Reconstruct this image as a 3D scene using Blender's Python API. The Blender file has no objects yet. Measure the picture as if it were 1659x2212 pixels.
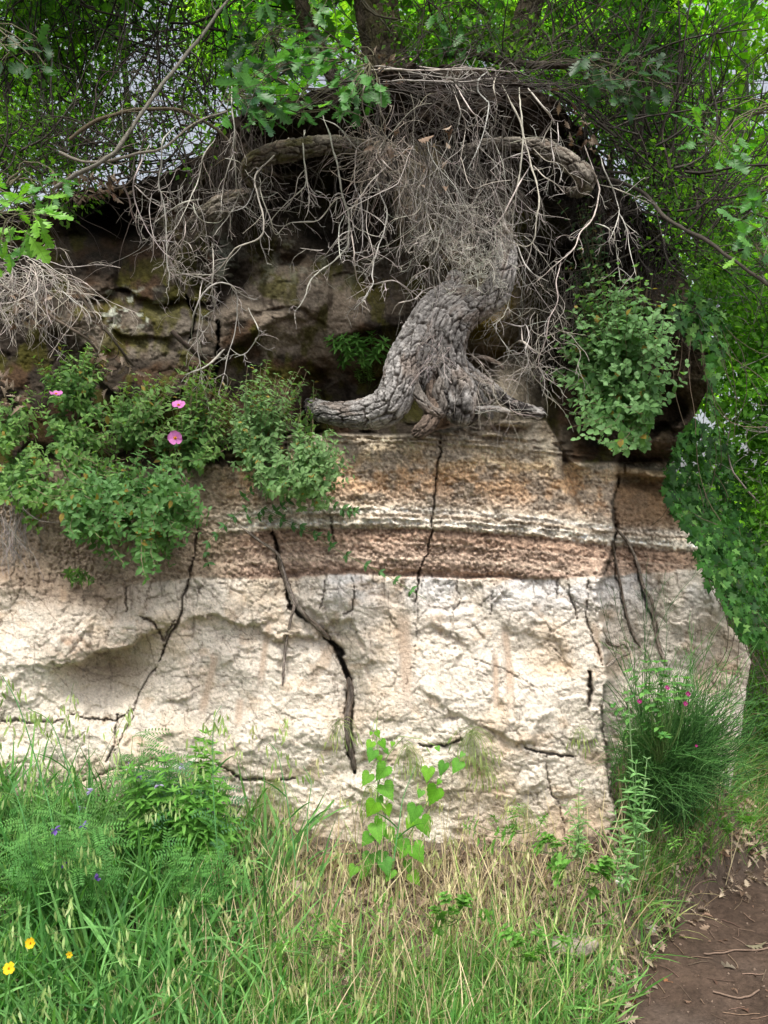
import bpy, math, random
import numpy as np
from mathutils import Vector

random.seed(7)
R = np.random.default_rng(11)
scene = bpy.context.scene
COL = scene.collection

# ------------------------------------------------------------------ camera, sky, sun, exposure
EYE = 1.6
K = math.tan(math.radians(32.5)) / 1106.0        # tangent per pixel of the 1659 x 2212 survey of the place
cam_d = bpy.data.cameras.new('camera')
cam_d.sensor_fit = 'VERTICAL'; cam_d.sensor_height = 24
cam_d.lens = 12 / math.tan(math.radians(32.5))
cam_d.clip_start = 0.05; cam_d.clip_end = 500
cam = bpy.data.objects.new('camera', cam_d); COL.objects.link(cam)
cam.location = (0, 0, EYE); cam.rotation_euler = (math.radians(90), 0, 0)
scene.camera = cam

SUN_EL, SUN_AZ = 61, -24                            # sun behind the photographer, a little to the left
world = bpy.data.worlds.new('World'); scene.world = world; world.use_nodes = True
wn = world.node_tree; wn.nodes.clear()
sky = wn.nodes.new('ShaderNodeTexSky'); sky.sky_type = 'NISHITA'; sky.sun_disc = False
sky.sun_elevation = math.radians(SUN_EL); sky.sun_rotation = math.radians(180 + SUN_AZ)
sky.air_density = 1.0; sky.dust_density = 5.0; sky.ozone_density = 1.0
hs = wn.nodes.new('ShaderNodeHueSaturation'); hs.inputs['Saturation'].default_value = 0.35
bg = wn.nodes.new('ShaderNodeBackground'); bg.inputs['Strength'].default_value = 0.095
wo = wn.nodes.new('ShaderNodeOutputWorld')
wn.links.new(sky.outputs[0], hs.inputs['Color']); wn.links.new(hs.outputs[0], bg.inputs['Color'])
wn.links.new(bg.outputs[0], wo.inputs['Surface'])
sd = bpy.data.lights.new('sun', 'SUN'); sd.energy = 1.5; sd.angle = math.radians(14); sd.color = (1.0, 0.95, 0.87)
sun = bpy.data.objects.new('sun', sd); COL.objects.link(sun)
az = math.radians(SUN_AZ); el = math.radians(SUN_EL)
sdir = Vector((math.sin(az) * math.cos(el), -math.cos(az) * math.cos(el), math.sin(el)))
sun.rotation_euler = sdir.to_track_quat('Z', 'Y').to_euler()
sun.location = (-3, -6, 9)
scene.view_settings.view_transform = 'Standard'; scene.view_settings.look = 'None'
scene.view_settings.exposure = 1.4; scene.view_settings.gamma = 1
scene.view_settings.use_curve_mapping = False
scene.render.engine = 'CYCLES'
scene.cycles.max_bounces = 6; scene.cycles.diffuse_bounces = 3; scene.cycles.transmission_bounces = 4
scene.cycles.transparent_max_bounces = 4

# ------------------------------------------------------------------ helpers
def at(u, v, y):
    u = np.asarray(u, float); v = np.asarray(v, float); y = np.asarray(y, float)
    return np.stack(np.broadcast_arrays((u - 829.5) * K * y, y, EYE - (v - 1106) * K * y), -1)

def sst(a, b, x):
    t = np.clip((x - a) / (b - a), 0, 1); return t * t * (3 - 2 * t)

_T = R.random((6, 256, 256))
def vnoise(x, y, s=0):
    T = _T[s % 6]
    x = x + 37.7 * s + 400; y = y + 91.3 * s + 400
    xi = np.floor(x).astype(int); yi = np.floor(y).astype(int); fx = x - xi; fy = y - yi
    fx = fx * fx * (3 - 2 * fx); fy = fy * fy * (3 - 2 * fy)
    a = T[xi & 255, yi & 255]; b = T[(xi + 1) & 255, yi & 255]; c = T[xi & 255, (yi + 1) & 255]; d = T[(xi + 1) & 255, (yi + 1) & 255]
    return (a + (b - a) * fx) * (1 - fy) + (c + (d - c) * fx) * fy
def fbm(x, y, s=0, o=4, g=0.5):
    r = 0; a = 1; t = 0
    for k in range(o):
        r = r + a * vnoise(x * 2 ** k, y * 2 ** k, s + k); t += a; a *= g
    return r / t                                        # 0..1
def worley(x, y, s=0):
    """F1, F2-F1, cell random"""
    T1, T2, T3 = _T[s % 6], _T[(s + 1) % 6], _T[(s + 2) % 6]
    x = x + 13.1 * s + 300; y = y + 7.7 * s + 300
    xi = np.floor(x).astype(int); yi = np.floor(y).astype(int)
    f1 = np.full(x.shape, 9.0); f2 = np.full(x.shape, 9.0); cr = np.zeros(x.shape)
    for dx in (-1, 0, 1):
        for dy in (-1, 0, 1):
            cx = (xi + dx); cy = (yi + dy); ia = cx & 255; ib = cy & 255
            d = np.hypot(cx + 0.1 + 0.8 * T1[ia, ib] - x, cy + 0.1 + 0.8 * T2[ia, ib] - y)
            n = d < f1
            f2 = np.where(n, f1, np.minimum(f2, d)); cr = np.where(n, T3[ia, ib], cr); f1 = np.where(n, d, f1)
    return f1, f2 - f1, cr
def facets(x, y, s=0, sharp=.25):
    """broken facets: a random tilted plane in every cell"""
    T1, T2, T3, T4 = _T[s % 6], _T[(s + 1) % 6], _T[(s + 2) % 6], _T[(s + 3) % 6]
    x = x + 13.1 * s + 300; y = y + 7.7 * s + 300; xi = np.floor(x).astype(int); yi = np.floor(y).astype(int); w = 0; h = 0
    for dx in (-1, 0, 1):
        for dy in (-1, 0, 1):
            cx = xi + dx; cy = yi + dy; ia = cx & 255; ib = cy & 255; ex = x - cx - T1[ia, ib]; ey = y - cy - T2[ia, ib]
            k = np.exp(-(ex * ex + ey * ey) / (sharp * .12)); w = w + k; h = h + k * ((T3[ia, ib] - .5) * 1.6 * ex + (T4[ia, ib] - .5) * 1.6 * ey + (T4[ib, ia] - .5) * .5)
    return h / (w + 1e-12)
def pdist(U, V, pts):
    """distance to a polyline and the fraction along it"""
    P = np.asarray(pts, float); best = np.full(U.shape, 1e9); tt = np.zeros(U.shape); n = len(P) - 1
    for i in range(n):
        a = P[i]; b = P[i + 1]; d = b - a; L = d @ d
        t = np.clip(((U - a[0]) * d[0] + (V - a[1]) * d[1]) / L, 0, 1)
        q = np.hypot(U - a[0] - t * d[0], V - a[1] - t * d[1]); m = q < best
        best = np.where(m, q, best); tt = np.where(m, (i + t) / n, tt)
    return best, tt
def inpoly(U, V, poly):
    U = np.asarray(U, float); V = np.asarray(V, float); c = np.zeros(U.shape, bool); n = len(poly); j = n - 1
    for i in range(n):
        xi, yi = poly[i]; xj, yj = poly[j]
        c ^= ((yi > V) != (yj > V)) & (U < (xj - xi) * (V - yi) / (yj - yi + 1e-9) + xi); j = i
    return c
def in_region(poly, n, rng=None):
    rng = rng or R
    P = np.array(poly, float); out = np.zeros((0, 2))
    while len(out) < n:
        q = rng.uniform(P.min(0), P.max(0), (n * 2, 2)); out = np.vstack([out, q[inpoly(q[:, 0], q[:, 1], poly)]])
    return out[:n]
def rgb(r, g, b):
    f = lambda c: (c / 255 / 12.92) if c / 255 <= 0.04045 else ((c / 255 + 0.055) / 1.055) ** 2.4
    return np.array([f(r), f(g), f(b)])

def mesh_np(name, verts, faces, mat, col=None, smooth=False, uv=None):
    """faces: list of int arrays (n, k)"""
    me = bpy.data.meshes.new(name); verts = np.asarray(verts, np.float32).reshape(-1, 3)
    if not isinstance(faces, list): faces = [faces]
    faces = [np.asarray(f, np.int32) for f in faces if len(f)]
    me.vertices.add(len(verts)); me.vertices.foreach_set('co', verts.ravel())
    lt = np.concatenate([f.ravel() for f in faces]); cnt = np.concatenate([np.full(len(f), f.shape[1], np.int32) for f in faces])
    me.loops.add(len(lt)); me.loops.foreach_set('vertex_index', lt)
    me.polygons.add(len(cnt)); me.polygons.foreach_set('loop_start', np.concatenate([[0], np.cumsum(cnt)[:-1]]).astype(np.int32))
    if smooth: me.polygons.foreach_set('use_smooth', np.ones(len(cnt), bool))
    me.update(calc_edges=True)
    if col is not None:
        a = me.color_attributes.new('Col', 'FLOAT_COLOR', 'POINT')
        c = np.ones((len(verts), 4), np.float32); c[:, :col.shape[1]] = col; a.data.foreach_set('color', c.ravel())
    for m in (mat if isinstance(mat, (list, tuple)) else [mat]): me.materials.append(m)
    return me
def link(name, me, parent=None, label=None, cat=None, group=None, kind=None, loc=None):
    o = bpy.data.objects.new(name, me); COL.objects.link(o)
    if parent: o.parent = parent
    if label: o['label'] = label
    if cat: o['category'] = cat
    if group: o['group'] = group
    if kind: o['kind'] = kind
    if loc is not None: o.location = loc
    return o
def thing(name, label, cat, loc=(0, 0, 0), group=None): return link(name, None, None, label, cat, group, None, loc)

class Geo:
    def __init__(s): s.v = []; s.f = {}; s.c = []; s.n = 0
    def add(s, v, faces, c=None):
        v = np.asarray(v, float).reshape(-1, 3)
        for f in (faces if isinstance(faces, list) else [faces]):
            f = np.asarray(f); s.f.setdefault(f.shape[1], []).append(f + s.n)
        if c is None: c = np.full((len(v), 3), 0.5)
        s.c.append(np.broadcast_to(c, (len(v), 3))); s.v.append(v); s.n += len(v)
    def inst(s, tv, tf, M, T, c=None):
        """template verts tv, faces tf at matrices M (n,3,3) (columns = axes) and origins T (n,3)"""
        n = len(T); k = len(tv)
        v = np.einsum('nij,kj->nki', M, np.asarray(tv, float)) + np.asarray(T)[:, None, :]
        for f in (tf if isinstance(tf, list) else [tf]):
            f = np.asarray(f); ff = (f[None] + (np.arange(n) * k)[:, None, None]).reshape(-1, f.shape[1])
            s.f.setdefault(f.shape[1], []).append(ff + s.n)
        if c is None: c = np.full((n, 3), 0.5)
        s.c.append(np.repeat(c, k, 0)); s.v.append(v.reshape(-1, 3)); s.n += n * k
    def tubes(s, P, rad, k=3, c=None):
        """P (M,N,3) centre lines, rad (M,N)"""
        P = np.asarray(P, float)
        if P.ndim == 2: P = P[None]
        M, N, _ = P.shape; rad = np.broadcast_to(rad, (M, N))
        T = np.gradient(P, axis=1); T /= np.linalg.norm(T, axis=-1, keepdims=True) + 1e-9
        mean = T.mean(1); ref = np.where(np.abs(mean[:, 1:2]) < 0.85 * np.linalg.norm(mean, axis=1, keepdims=True), [[0, 1.0, 0]], [[1.0, 0, 0]])
        A = np.cross(T, ref[:, None, :]); A /= np.linalg.norm(A, axis=-1, keepdims=True) + 1e-9
        B = np.cross(T, A); th = np.arange(k) * 2 * np.pi / k
        ring = P[:, :, None] + rad[:, :, None, None] * (np.cos(th)[None, None, :, None] * A[:, :, None] + np.sin(th)[None, None, :, None] * B[:, :, None])
        base = (np.arange(M) * N * k)[:, None, None] + (np.arange(N - 1) * k)[None, :, None]; j = np.arange(k); j2 = (j + 1) % k
        q = np.stack([base + j, base + j2, base + k + j2, base + k + j], -1).reshape(-1, 4)
        s.f.setdefault(4, []).append(q + s.n)
        if c is None: c = np.full((M, 3), 0.5)
        c = np.broadcast_to(np.asarray(c), (M, 3))
        s.c.append(np.repeat(c, N * k, 0)); s.v.append(ring.reshape(-1, 3)); s.n += M * N * k
    def mesh(s, name, mat, smooth=False):
        return mesh_np(name, np.concatenate(s.v), [np.concatenate(x) for x in s.f.values()], mat, np.concatenate(s.c), smooth)
    def obj(s, name, mat, parent=None, smooth=False, **kw): return link(name, s.mesh(name, mat, smooth), parent, **kw)

def frames(D, up=None, roll=None):
    """matrices whose Y axis follows D (n,3); X sideways, Z the face normal, roughly towards up"""
    D = D / (np.linalg.norm(D, axis=1, keepdims=True) + 1e-9); n = len(D)
    up = np.broadcast_to(np.array([0, 0, 1.0]) if up is None else up, (n, 3))
    X = np.cross(D, up); X /= np.linalg.norm(X, axis=1, keepdims=True) + 1e-9; Z = np.cross(X, D)
    if roll is not None:
        c = np.cos(roll)[:, None]; s_ = np.sin(roll)[:, None]; X, Z = c * X + s_ * Z, c * Z - s_ * X
    return np.stack([X, D, Z], -1)

def spline(pts, n):
    """Catmull-Rom through pts (m,d) resampled to n points"""
    P = np.asarray(pts, float); P = np.vstack([2 * P[0] - P[1], P, 2 * P[-1] - P[-2]]); m = len(P) - 3
    t = np.linspace(0, m - 1e-6, n); i = t.astype(int); f = (t - i)[:, None]
    a, b, c, d = P[i], P[i + 1], P[i + 2], P[i + 3]
    return 0.5 * (2 * b + (c - a) * f + (2 * a - 5 * b + 4 * c - d) * f * f + (3 * b - a - 3 * c + d) * f ** 3)

def norm(a): return a / (np.linalg.norm(a, axis=-1, keepdims=True) + 1e-9)
def strands(S, D, L, n=10, grav=0.3, wig=0.25, curl=0.0, rng=None):
    """n-point random walks from S (M,3) in direction D, length L (M,)"""
    rng = rng or R; M = len(S); d = norm(np.asarray(D, float)); P = np.zeros((M, n, 3)); P[:, 0] = S; st = (np.asarray(L) / (n - 1))[:, None]
    w = rng.normal(0, 1, (M, 3)) * curl
    for k in range(1, n):
        w = w * 0.75 + rng.normal(0, 1, (M, 3)) * wig
        d = norm(d + w * 0.5 + np.array([0, 0, -grav]) / n * 2.2); P[:, k] = P[:, k - 1] + d * st
    return P
def along(P, k, rng=None, lo=0.2, hi=0.95):
    """k random places on each strand: position, tangent, fraction, strand index"""
    rng = rng or R; M, N, _ = P.shape; idx = np.repeat(np.arange(M), k); t = rng.uniform(lo, hi, M * k) * (N - 1); i = np.minimum(t.astype(int), N - 2); f = (t - i)[:, None]
    a = P[idx, i]; b = P[idx, i + 1]; return a + (b - a) * f, norm(b - a), t / (N - 1), idx
def side(T, ang, rng=None):
    """directions leaving tangents T at about ang radians"""
    rng = rng or R; q = rng.normal(0, 1, T.shape); q = norm(q - (q * T).sum(1, keepdims=True) * T); a = np.asarray(ang)
    a = a[:, None] if a.ndim else a
    return T * np.cos(a) + q * np.sin(a)

# ------------------------------------------------------------------ materials
def mat_attr(name, rough=0.9, noise=0.25, nscale=120, bump=0.3, bscale=200, bdist=0.004, spec=0.2, b2=0, b2scale=40):
    m = bpy.data.materials.new(name); m.use_nodes = True; nt = m.node_tree; b = nt.nodes['Principled BSDF']
    at_ = nt.nodes.new('ShaderNodeAttribute'); at_.attribute_name = 'Col'
    tc = nt.nodes.new('ShaderNodeTexCoord')
    nz = nt.nodes.new('ShaderNodeTexNoise'); nz.inputs['Scale'].default_value = nscale; nz.inputs['Detail'].default_value = 5; nz.inputs['Roughness'].default_value = 0.65
    mr = nt.nodes.new('ShaderNodeMapRange'); mr.inputs[1].default_value = 0.3; mr.inputs[2].default_value = 0.7
    mr.inputs[3].default_value = 1 - noise; mr.inputs[4].default_value = 1 + noise
    mx = nt.nodes.new('ShaderNodeVectorMath'); mx.operation = 'SCALE'
    nt.links.new(tc.outputs['Object'], nz.inputs['Vector']); nt.links.new(nz.outputs['Fac'], mr.inputs[0])
    nt.links.new(at_.outputs['Color'], mx.inputs[0]); nt.links.new(mr.outputs[0], mx.inputs['Scale'])
    nt.links.new(mx.outputs[0], b.inputs['Base Color'])
    b.inputs['Roughness'].default_value = rough; b.inputs['Specular IOR Level'].default_value = spec
    if bump:
        n2 = nt.nodes.new('ShaderNodeTexNoise'); n2.inputs['Scale'].default_value = bscale; n2.inputs['Detail'].default_value = 4
        bp = nt.nodes.new('ShaderNodeBump'); bp.inputs['Strength'].default_value = bump; bp.inputs['Distance'].default_value = bdist
        nt.links.new(tc.outputs['Object'], n2.inputs['Vector']); nt.links.new(n2.outputs['Fac'], bp.inputs['Height'])
        nt.links.new(bp.outputs[0], b.inputs['Normal'])
        if b2:
            n3 = nt.nodes.new('ShaderNodeTexNoise'); n3.inputs['Scale'].default_value = b2scale; n3.inputs['Detail'].default_value = 3
            b3 = nt.nodes.new('ShaderNodeBump'); b3.inputs['Strength'].default_value = b2; b3.inputs['Distance'].default_value = 0.012
            nt.links.new(tc.outputs['Object'], n3.inputs['Vector']); nt.links.new(n3.outputs['Fac'], b3.inputs['Height'])
            nt.links.new(b3.outputs[0], bp.inputs['Normal'])
    return m

def mat_leaf(name, trans=0.42, rough=0.5, spec=0.22, objvar=None, tgain=(1.15, 1.3, 0.5)):
    """leaf: colour from the Col attribute (or objvar base + per-object variation), thin translucent blade"""
    m = bpy.data.materials.new(name); m.use_nodes = True; nt = m.node_tree; b = nt.nodes['Principled BSDF']
    out = nt.nodes['Material Output']
    if objvar is None:
        a = nt.nodes.new('ShaderNodeAttribute'); a.attribute_name = 'Col'; colout = a.outputs['Color']
    else:
        oi = nt.nodes.new('ShaderNodeObjectInfo'); cr = nt.nodes.new('ShaderNodeValToRGB'); el_ = cr.color_ramp.elements
        el_[0].color = (*objvar[0], 1); el_[1].color = (*objvar[-1], 1)
        for i, c in enumerate(objvar[1:-1]):
            e = el_.new((i + 1) / (len(objvar) - 1)); e.color = (*c, 1)
        nt.links.new(oi.outputs['Random'], cr.inputs[0]); colout = cr.outputs[0]
    tc = nt.nodes.new('ShaderNodeTexCoord'); nz = nt.nodes.new('ShaderNodeTexNoise'); nz.inputs['Scale'].default_value = 35; nz.inputs['Detail'].default_value = 3
    mr = nt.nodes.new('ShaderNodeMapRange'); mr.inputs[1].default_value = 0.3; mr.inputs[2].default_value = 0.7; mr.inputs[3].default_value = 0.75; mr.inputs[4].default_value = 1.25
    sc = nt.nodes.new('ShaderNodeVectorMath'); sc.operation = 'SCALE'
    nt.links.new(tc.outputs['Object'], nz.inputs['Vector']); nt.links.new(nz.outputs['Fac'], mr.inputs[0]); nt.links.new(colout, sc.inputs[0]); nt.links.new(mr.outputs[0], sc.inputs['Scale'])
    if objvar is not None:                                  # side veins and midrib in the blade's own coordinates
        sx = nt.nodes.new('ShaderNodeSeparateXYZ'); nt.links.new(tc.outputs['Object'], sx.inputs[0])
        def mt(op, a, b_=None, c_=None):
            n_ = nt.nodes.new('ShaderNodeMath'); n_.operation = op
            for i_, v_ in enumerate((a, b_, c_)):
                if v_ is None: continue
                if isinstance(v_, (int, float)): n_.inputs[i_].default_value = v_
                else: nt.links.new(v_, n_.inputs[i_])
            return n_.outputs[0]
        ax = mt('ABSOLUTE', sx.outputs[0]); w_ = mt('MULTIPLY_ADD', ax, -.75, sx.outputs[1]); fr_ = mt('FRACT', mt('MULTIPLY', w_, 6.5))
        v1 = mt('LESS_THAN', mt('ABSOLUTE', mt('SUBTRACT', fr_, .5)), .07); v2 = mt('LESS_THAN', ax, .018); vein = mt('MULTIPLY_ADD', mt('MAXIMUM', v1, v2), -.22, 1.0)
        s3 = nt.nodes.new('ShaderNodeVectorMath'); s3.operation = 'SCALE'; nt.links.new(sc.outputs[0], s3.inputs[0]); nt.links.new(vein, s3.inputs['Scale']); sc = s3; nz.inputs['Scale'].default_value = 3
    nt.links.new(sc.outputs[0], b.inputs['Base Color'])
    b.inputs['Roughness'].default_value = rough; b.inputs['Specular IOR Level'].default_value = spec
    if trans > 0:
        tr = nt.nodes.new('ShaderNodeBsdfTranslucent'); tm = nt.nodes.new('ShaderNodeVectorMath'); tm.operation = 'MULTIPLY'; tm.inputs[1].default_value = tgain
        nt.links.new(sc.outputs[0], tm.inputs[0]); nt.links.new(tm.outputs[0], tr.inputs['Color'])
        ms = nt.nodes.new('ShaderNodeMixShader'); ms.inputs[0].default_value = trans
        nt.links.new(b.outputs[0], ms.inputs[1]); nt.links.new(tr.outputs[0], ms.inputs[2]); nt.links.new(ms.outputs[0], out.inputs['Surface'])
    return m
M_ROCK = mat_attr('earth_and_rock', 0.95, 0.25, 110, 0.8, 220, 0.006, 0.1, 0.5, 70)
M_SOIL = mat_attr('soil', 0.95, 0.35, 60, 0.6, 140, 0.006, 0.15, 0.4, 30)
M_BARK = mat_attr('bark', 0.95, 0.3, 90, 0.6, 260, 0.003, 0.12)
M_TWIG = mat_attr('twig', 0.85, 0.25, 60, 0, spec=0.15)
M_LEAF = mat_leaf('leaf')
M_FAR = mat_leaf('far_leaf', 0.6, 0.6, 0.15, tgain=(1.6, 1.7, 0.5))
M_GRASS = mat_leaf('grass_blade', 0.4, 0.5, 0.22)
M_DRY = mat_leaf('dry_leaf', 0.2, 0.8, 0.15, tgain=(1.1, 1.0, 0.8))
M_PETAL = mat_leaf('petal', 0.35, 0.6, 0.2, tgain=(1.1, 0.9, 1.1))
# ------------------------------------------------------------------ the cliff: one eroded relief
def interp(pts, x):
    p = np.array(pts, float); return np.interp(x, p[:, 0], p[:, 1])
SIL = [(300, 1430), (450, 1460), (560, 1490), (660, 1510), (750, 1528), (820, 1536), (870, 1515), (890, 1506), (973, 1463), (1034, 1440), (1080, 1455), (1113, 1478), (1178, 1506), (1232, 1526), (1297, 1556), (1350, 1574), (1385, 1612), (1430, 1622), (1500, 1612), (1620, 1596), (1720, 1575), (2000, 1540)]
TOP = [(-900, 480), (-300, 470), (0, 455), (120, 420), (250, 398), (330, 385), (440, 330), (480, 270), (560, 225), (700, 190), (830, 150), (960, 140), (1100, 160), (1200, 215), (1270, 290), (1330, 385), (1400, 470), (1460, 560), (1500, 640), (1700, 800)]
CTRL = [(-900, 500, 4.1), (-900, 1000, 3.9), (-900, 1500, 3.6), (-900, 1900, 3.4), (-300, 600, 3.9), (-300, 1000, 3.7), (-300, 1300, 3.3), (-300, 1600, 3.15), (-300, 1900, 3.0),
 (0, 1300, 3.22), (0, 1500, 3.12), (0, 1700, 3.06), (0, 1900, 3.0), (130, 1400, 3.10), (330, 1350, 3.14), (220, 1500, 3.22), (150, 1600, 3.12), (300, 1650, 3.10),
 (450, 1300, 3.18), (450, 1500, 3.15), (450, 1700, 3.12), (450, 1900, 3.06), (700, 1300, 3.16), (700, 1500, 3.14), (700, 1700, 3.15), (700, 1880, 3.12),
 (900, 1300, 3.2), (900, 1600, 3.14), (900, 1800, 3.14), (1100, 1300, 3.2), (1100, 1600, 3.14), (1100, 1800, 3.14), (1280, 1300, 3.22), (1280, 1600, 3.18), (1280, 1800, 3.14), (1450, 1300, 3.25), (1450, 1700, 3.2), (1600, 1400, 3.4), (1600, 1700, 3.4),
 (700, 980, 3.22), (900, 960, 3.2), (1100, 960, 3.2), (1200, 1000, 3.28), (1270, 1020, 3.36), (900, 1150, 3.2), (1100, 1150, 3.2), (900, 1050, 3.20), (1300, 1150, 3.3), (700, 1150, 3.25),
 (0, 1100, 3.35), (200, 1180, 3.26), (450, 1160, 3.24), (600, 1100, 3.26), (0, 900, 3.55), (300, 900, 3.5), (550, 900, 3.46),
 (0, 700, 3.7), (200, 700, 3.5), (400, 700, 3.46), (600, 700, 3.48), (780, 700, 3.58), (700, 840, 3.55), (850, 850, 3.62), (200, 560, 3.6), (450, 560, 3.5), (600, 560, 3.6), (780, 560, 3.8),
 (240, 470, 4.35), (380, 440, 3.6), (650, 420, 3.9), (800, 420, 3.9), (500, 350, 3.5), (700, 270, 3.36), (900, 260, 3.36), (1100, 270, 3.36), (1250, 350, 3.45), (650, 330, 3.5), (560, 300, 3.4),
 (1000, 420, 3.85), (1100, 420, 3.8), (1000, 700, 3.7), (1150, 650, 3.85), (1250, 600, 3.95), (1250, 800, 3.85), (1250, 900, 3.7), (1400, 560, 3.65), (1400, 800, 3.65), (1450, 700, 3.5), (1500, 820, 3.45), (1460, 940, 3.7), (1400, 980, 3.6),
 (0, 500, 3.7), (150, 450, 3.75), (300, 410, 3.62), (1330, 450, 3.55), (1230, 450, 3.85)]
_C = np.array(CTRL)
def base_depth(U, V):
    num = np.zeros(U.shape); den = np.zeros(U.shape)
    for u, v, y in _C:
        w = np.exp(-np.hypot(U - u, V - v) / 42) + 1e-9 / (1 + np.hypot(U - u, V - v)); num += w * y; den += w
    return num / den
BANDP = [(-400, 1180), (430, 1150), (580, 1133), (700, 1128), (900, 1130), (1100, 1142), (1320, 1166), (1500, 1180)]
WHITEP = [(-400, 1225), (0, 1222), (120, 1238), (250, 1268), (340, 1256), (430, 1246), (600, 1250), (760, 1240), (950, 1248), (1150, 1250), (1320, 1245), (1550, 1225)]
def front_edge(V):      # right end of the front block
    return interp([(900, 1335), (960, 1332), (1000, 1326), (1060, 1322), (1150, 1322), (1210, 1312), (1260, 1290), (1330, 1296), (1400, 1304), (1480, 1308), (1545, 1300), (1600, 1312), (1700, 1316), (1760, 1330), (1850, 1300), (1900, 1290)], V)
def ledge_line(U): return interp([(560, 945), (700, 938), (900, 940), (960, 928), (1050, 912), (1180, 908), (1230, 1000), (1250, 1010)], U)
CRACKS_EDGE_SHADE = [  # polyline, half width px, depth m
 ([(955, 945), (945, 1010), (938, 1060), (936, 1115), (928, 1160), (920, 1200), (905, 1235), (900, 1300)], 2.6, 0.05),
 ([(590, 1150), (600, 1210), (618, 1250), (628, 1310), (655, 1335), (690, 1362)], 4.5, 0.08),
 ([(690, 1358), (715, 1385), (735, 1410), (745, 1450), (758, 1475)], 6.5, 0.14),
 ([(758, 1470), (757, 1520), (752, 1580), (762, 1650), (768, 1670)], 7, 0.08),
 ([(1325, 1190), (1335, 1260), (1350, 1330), (1362, 1370), (1380, 1400)], 2.2, 0.04), ([(1336, 1030), (1325, 1080), (1328, 1140), (1322, 1200), (1306, 1245)], 4, .07), ([(1304, 1480), (1300, 1560), (1312, 1640), (1316, 1720)], 3, .05), ([(1270, 1450), (1278, 1500), (1272, 1530)], 5, .06),  # dark lines along the front edge stand in for the block's shaded side
 ([(1355, 1170), (1375, 1230), (1392, 1290), (1412, 1340), (1425, 1400)], 3, 0.05),
 ([(425, 1130), (420, 1200), (405, 1255), (392, 1300), (388, 1340), (362, 1385), (345, 1430)], 2.4, 0.05),
 ([(270, 1262), (272, 1320)], 2.6, 0.03), ([(252, 1545), (250, 1610), (225, 1650)], 1.8, 0.04), ([(150, 1545), (200, 1555), (250, 1560), (280, 1535)], 2.0, 0.04),
 ([(340, 1440), (300, 1500), (290, 1540), (250, 1620)], 1.6, 0.03), ([(715, 1110), (720, 1165)], 2.4, 0.04),
 ([(905, 1608), (960, 1612), (1000, 1598)], 3, 0.05), ([(1130, 1618), (1190, 1630), (1240, 1632)], 3.4, 0.05), ([(1180, 1635), (1190, 1700), (1220, 1780), (1225, 1840)], 1.6, 0.03),
 ([(700, 1240), (698, 1300), (690, 1320)], 1.8, 0.03), ([(762, 1245), (765, 1320), (745, 1330)], 1.6, 0.03), ([(990, 1250), (992, 1300), (975, 1330)], 1.4, 0.02), ([(1230, 1250), (1235, 1300), (1248, 1340)], 1.8, 0.03), ([(1205, 1250), (1202, 1300)], 1.5, 0.025), ([(865, 1247), (868, 1290)], 1.4, 0.02), ([(1065, 1250), (1060, 1330)], 1.4, 0.02),
 ([(1270, 1255), (1266, 1330), (1290, 1400), (1302, 1450)], 1.6, 0.03),
 ([(0, 1555), (60, 1560), (140, 1556)], 2.2, 0.035), ([(170, 1690), (260, 1660), (330, 1640), (400, 1655)], 1.8, 0.035), ([(470, 1650), (520, 1680), (600, 1690), (640, 1680)], 3, 0.05),
 ([(600, 1790), (700, 1815), (760, 1825)], 4, 0.05), ([(870, 1830), (1000, 1828), (1100, 1835), (1180, 1830)], 3.5, 0.05),
 ([(300, 1330), (330, 1345), (355, 1385), (380, 1340)], 2.2, 0.04), ([(1020, 1420), (1070, 1440), (1130, 1470), (1180, 1500)], 1.2, 0.015),
 ([(870, 1500), (890, 1440), (900, 1370), (905, 1300)], 1.0, 0.015), ([(470, 690), (472, 770), (455, 850)], 5, 0.09), ([(405, 640), (420, 690), (412, 740)], 4, 0.07)]
TOOL = [([(872, 1310), (876, 1400), (880, 1560)], 14, 0.016), ([(1088, 1345), (1098, 1420), (1105, 1550)], 8, 0.016), ([(1070, 1400), (1072, 1540)], 6, 0.008), ([(585, 1330), (572, 1400), (560, 1500)], 7, 0.014), ([(470, 1400), (450, 1480), (430, 1570)], 8, 0.012), ([(1280, 1330), (1292, 1400), (1300, 1440)], 7, 0.014), ([(520, 1500), (512, 1580)], 9, 0.010),
        ([(1052, 1055), (1060, 1110), (1063, 1165)], 5, 0.014), ([(1215, 1000), (1240, 1080), (1265, 1150)], 6, 0.022), ([(1160, 900), (1190, 960), (1225, 1020), (1240, 1090)], 16, 0.05)]

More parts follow.
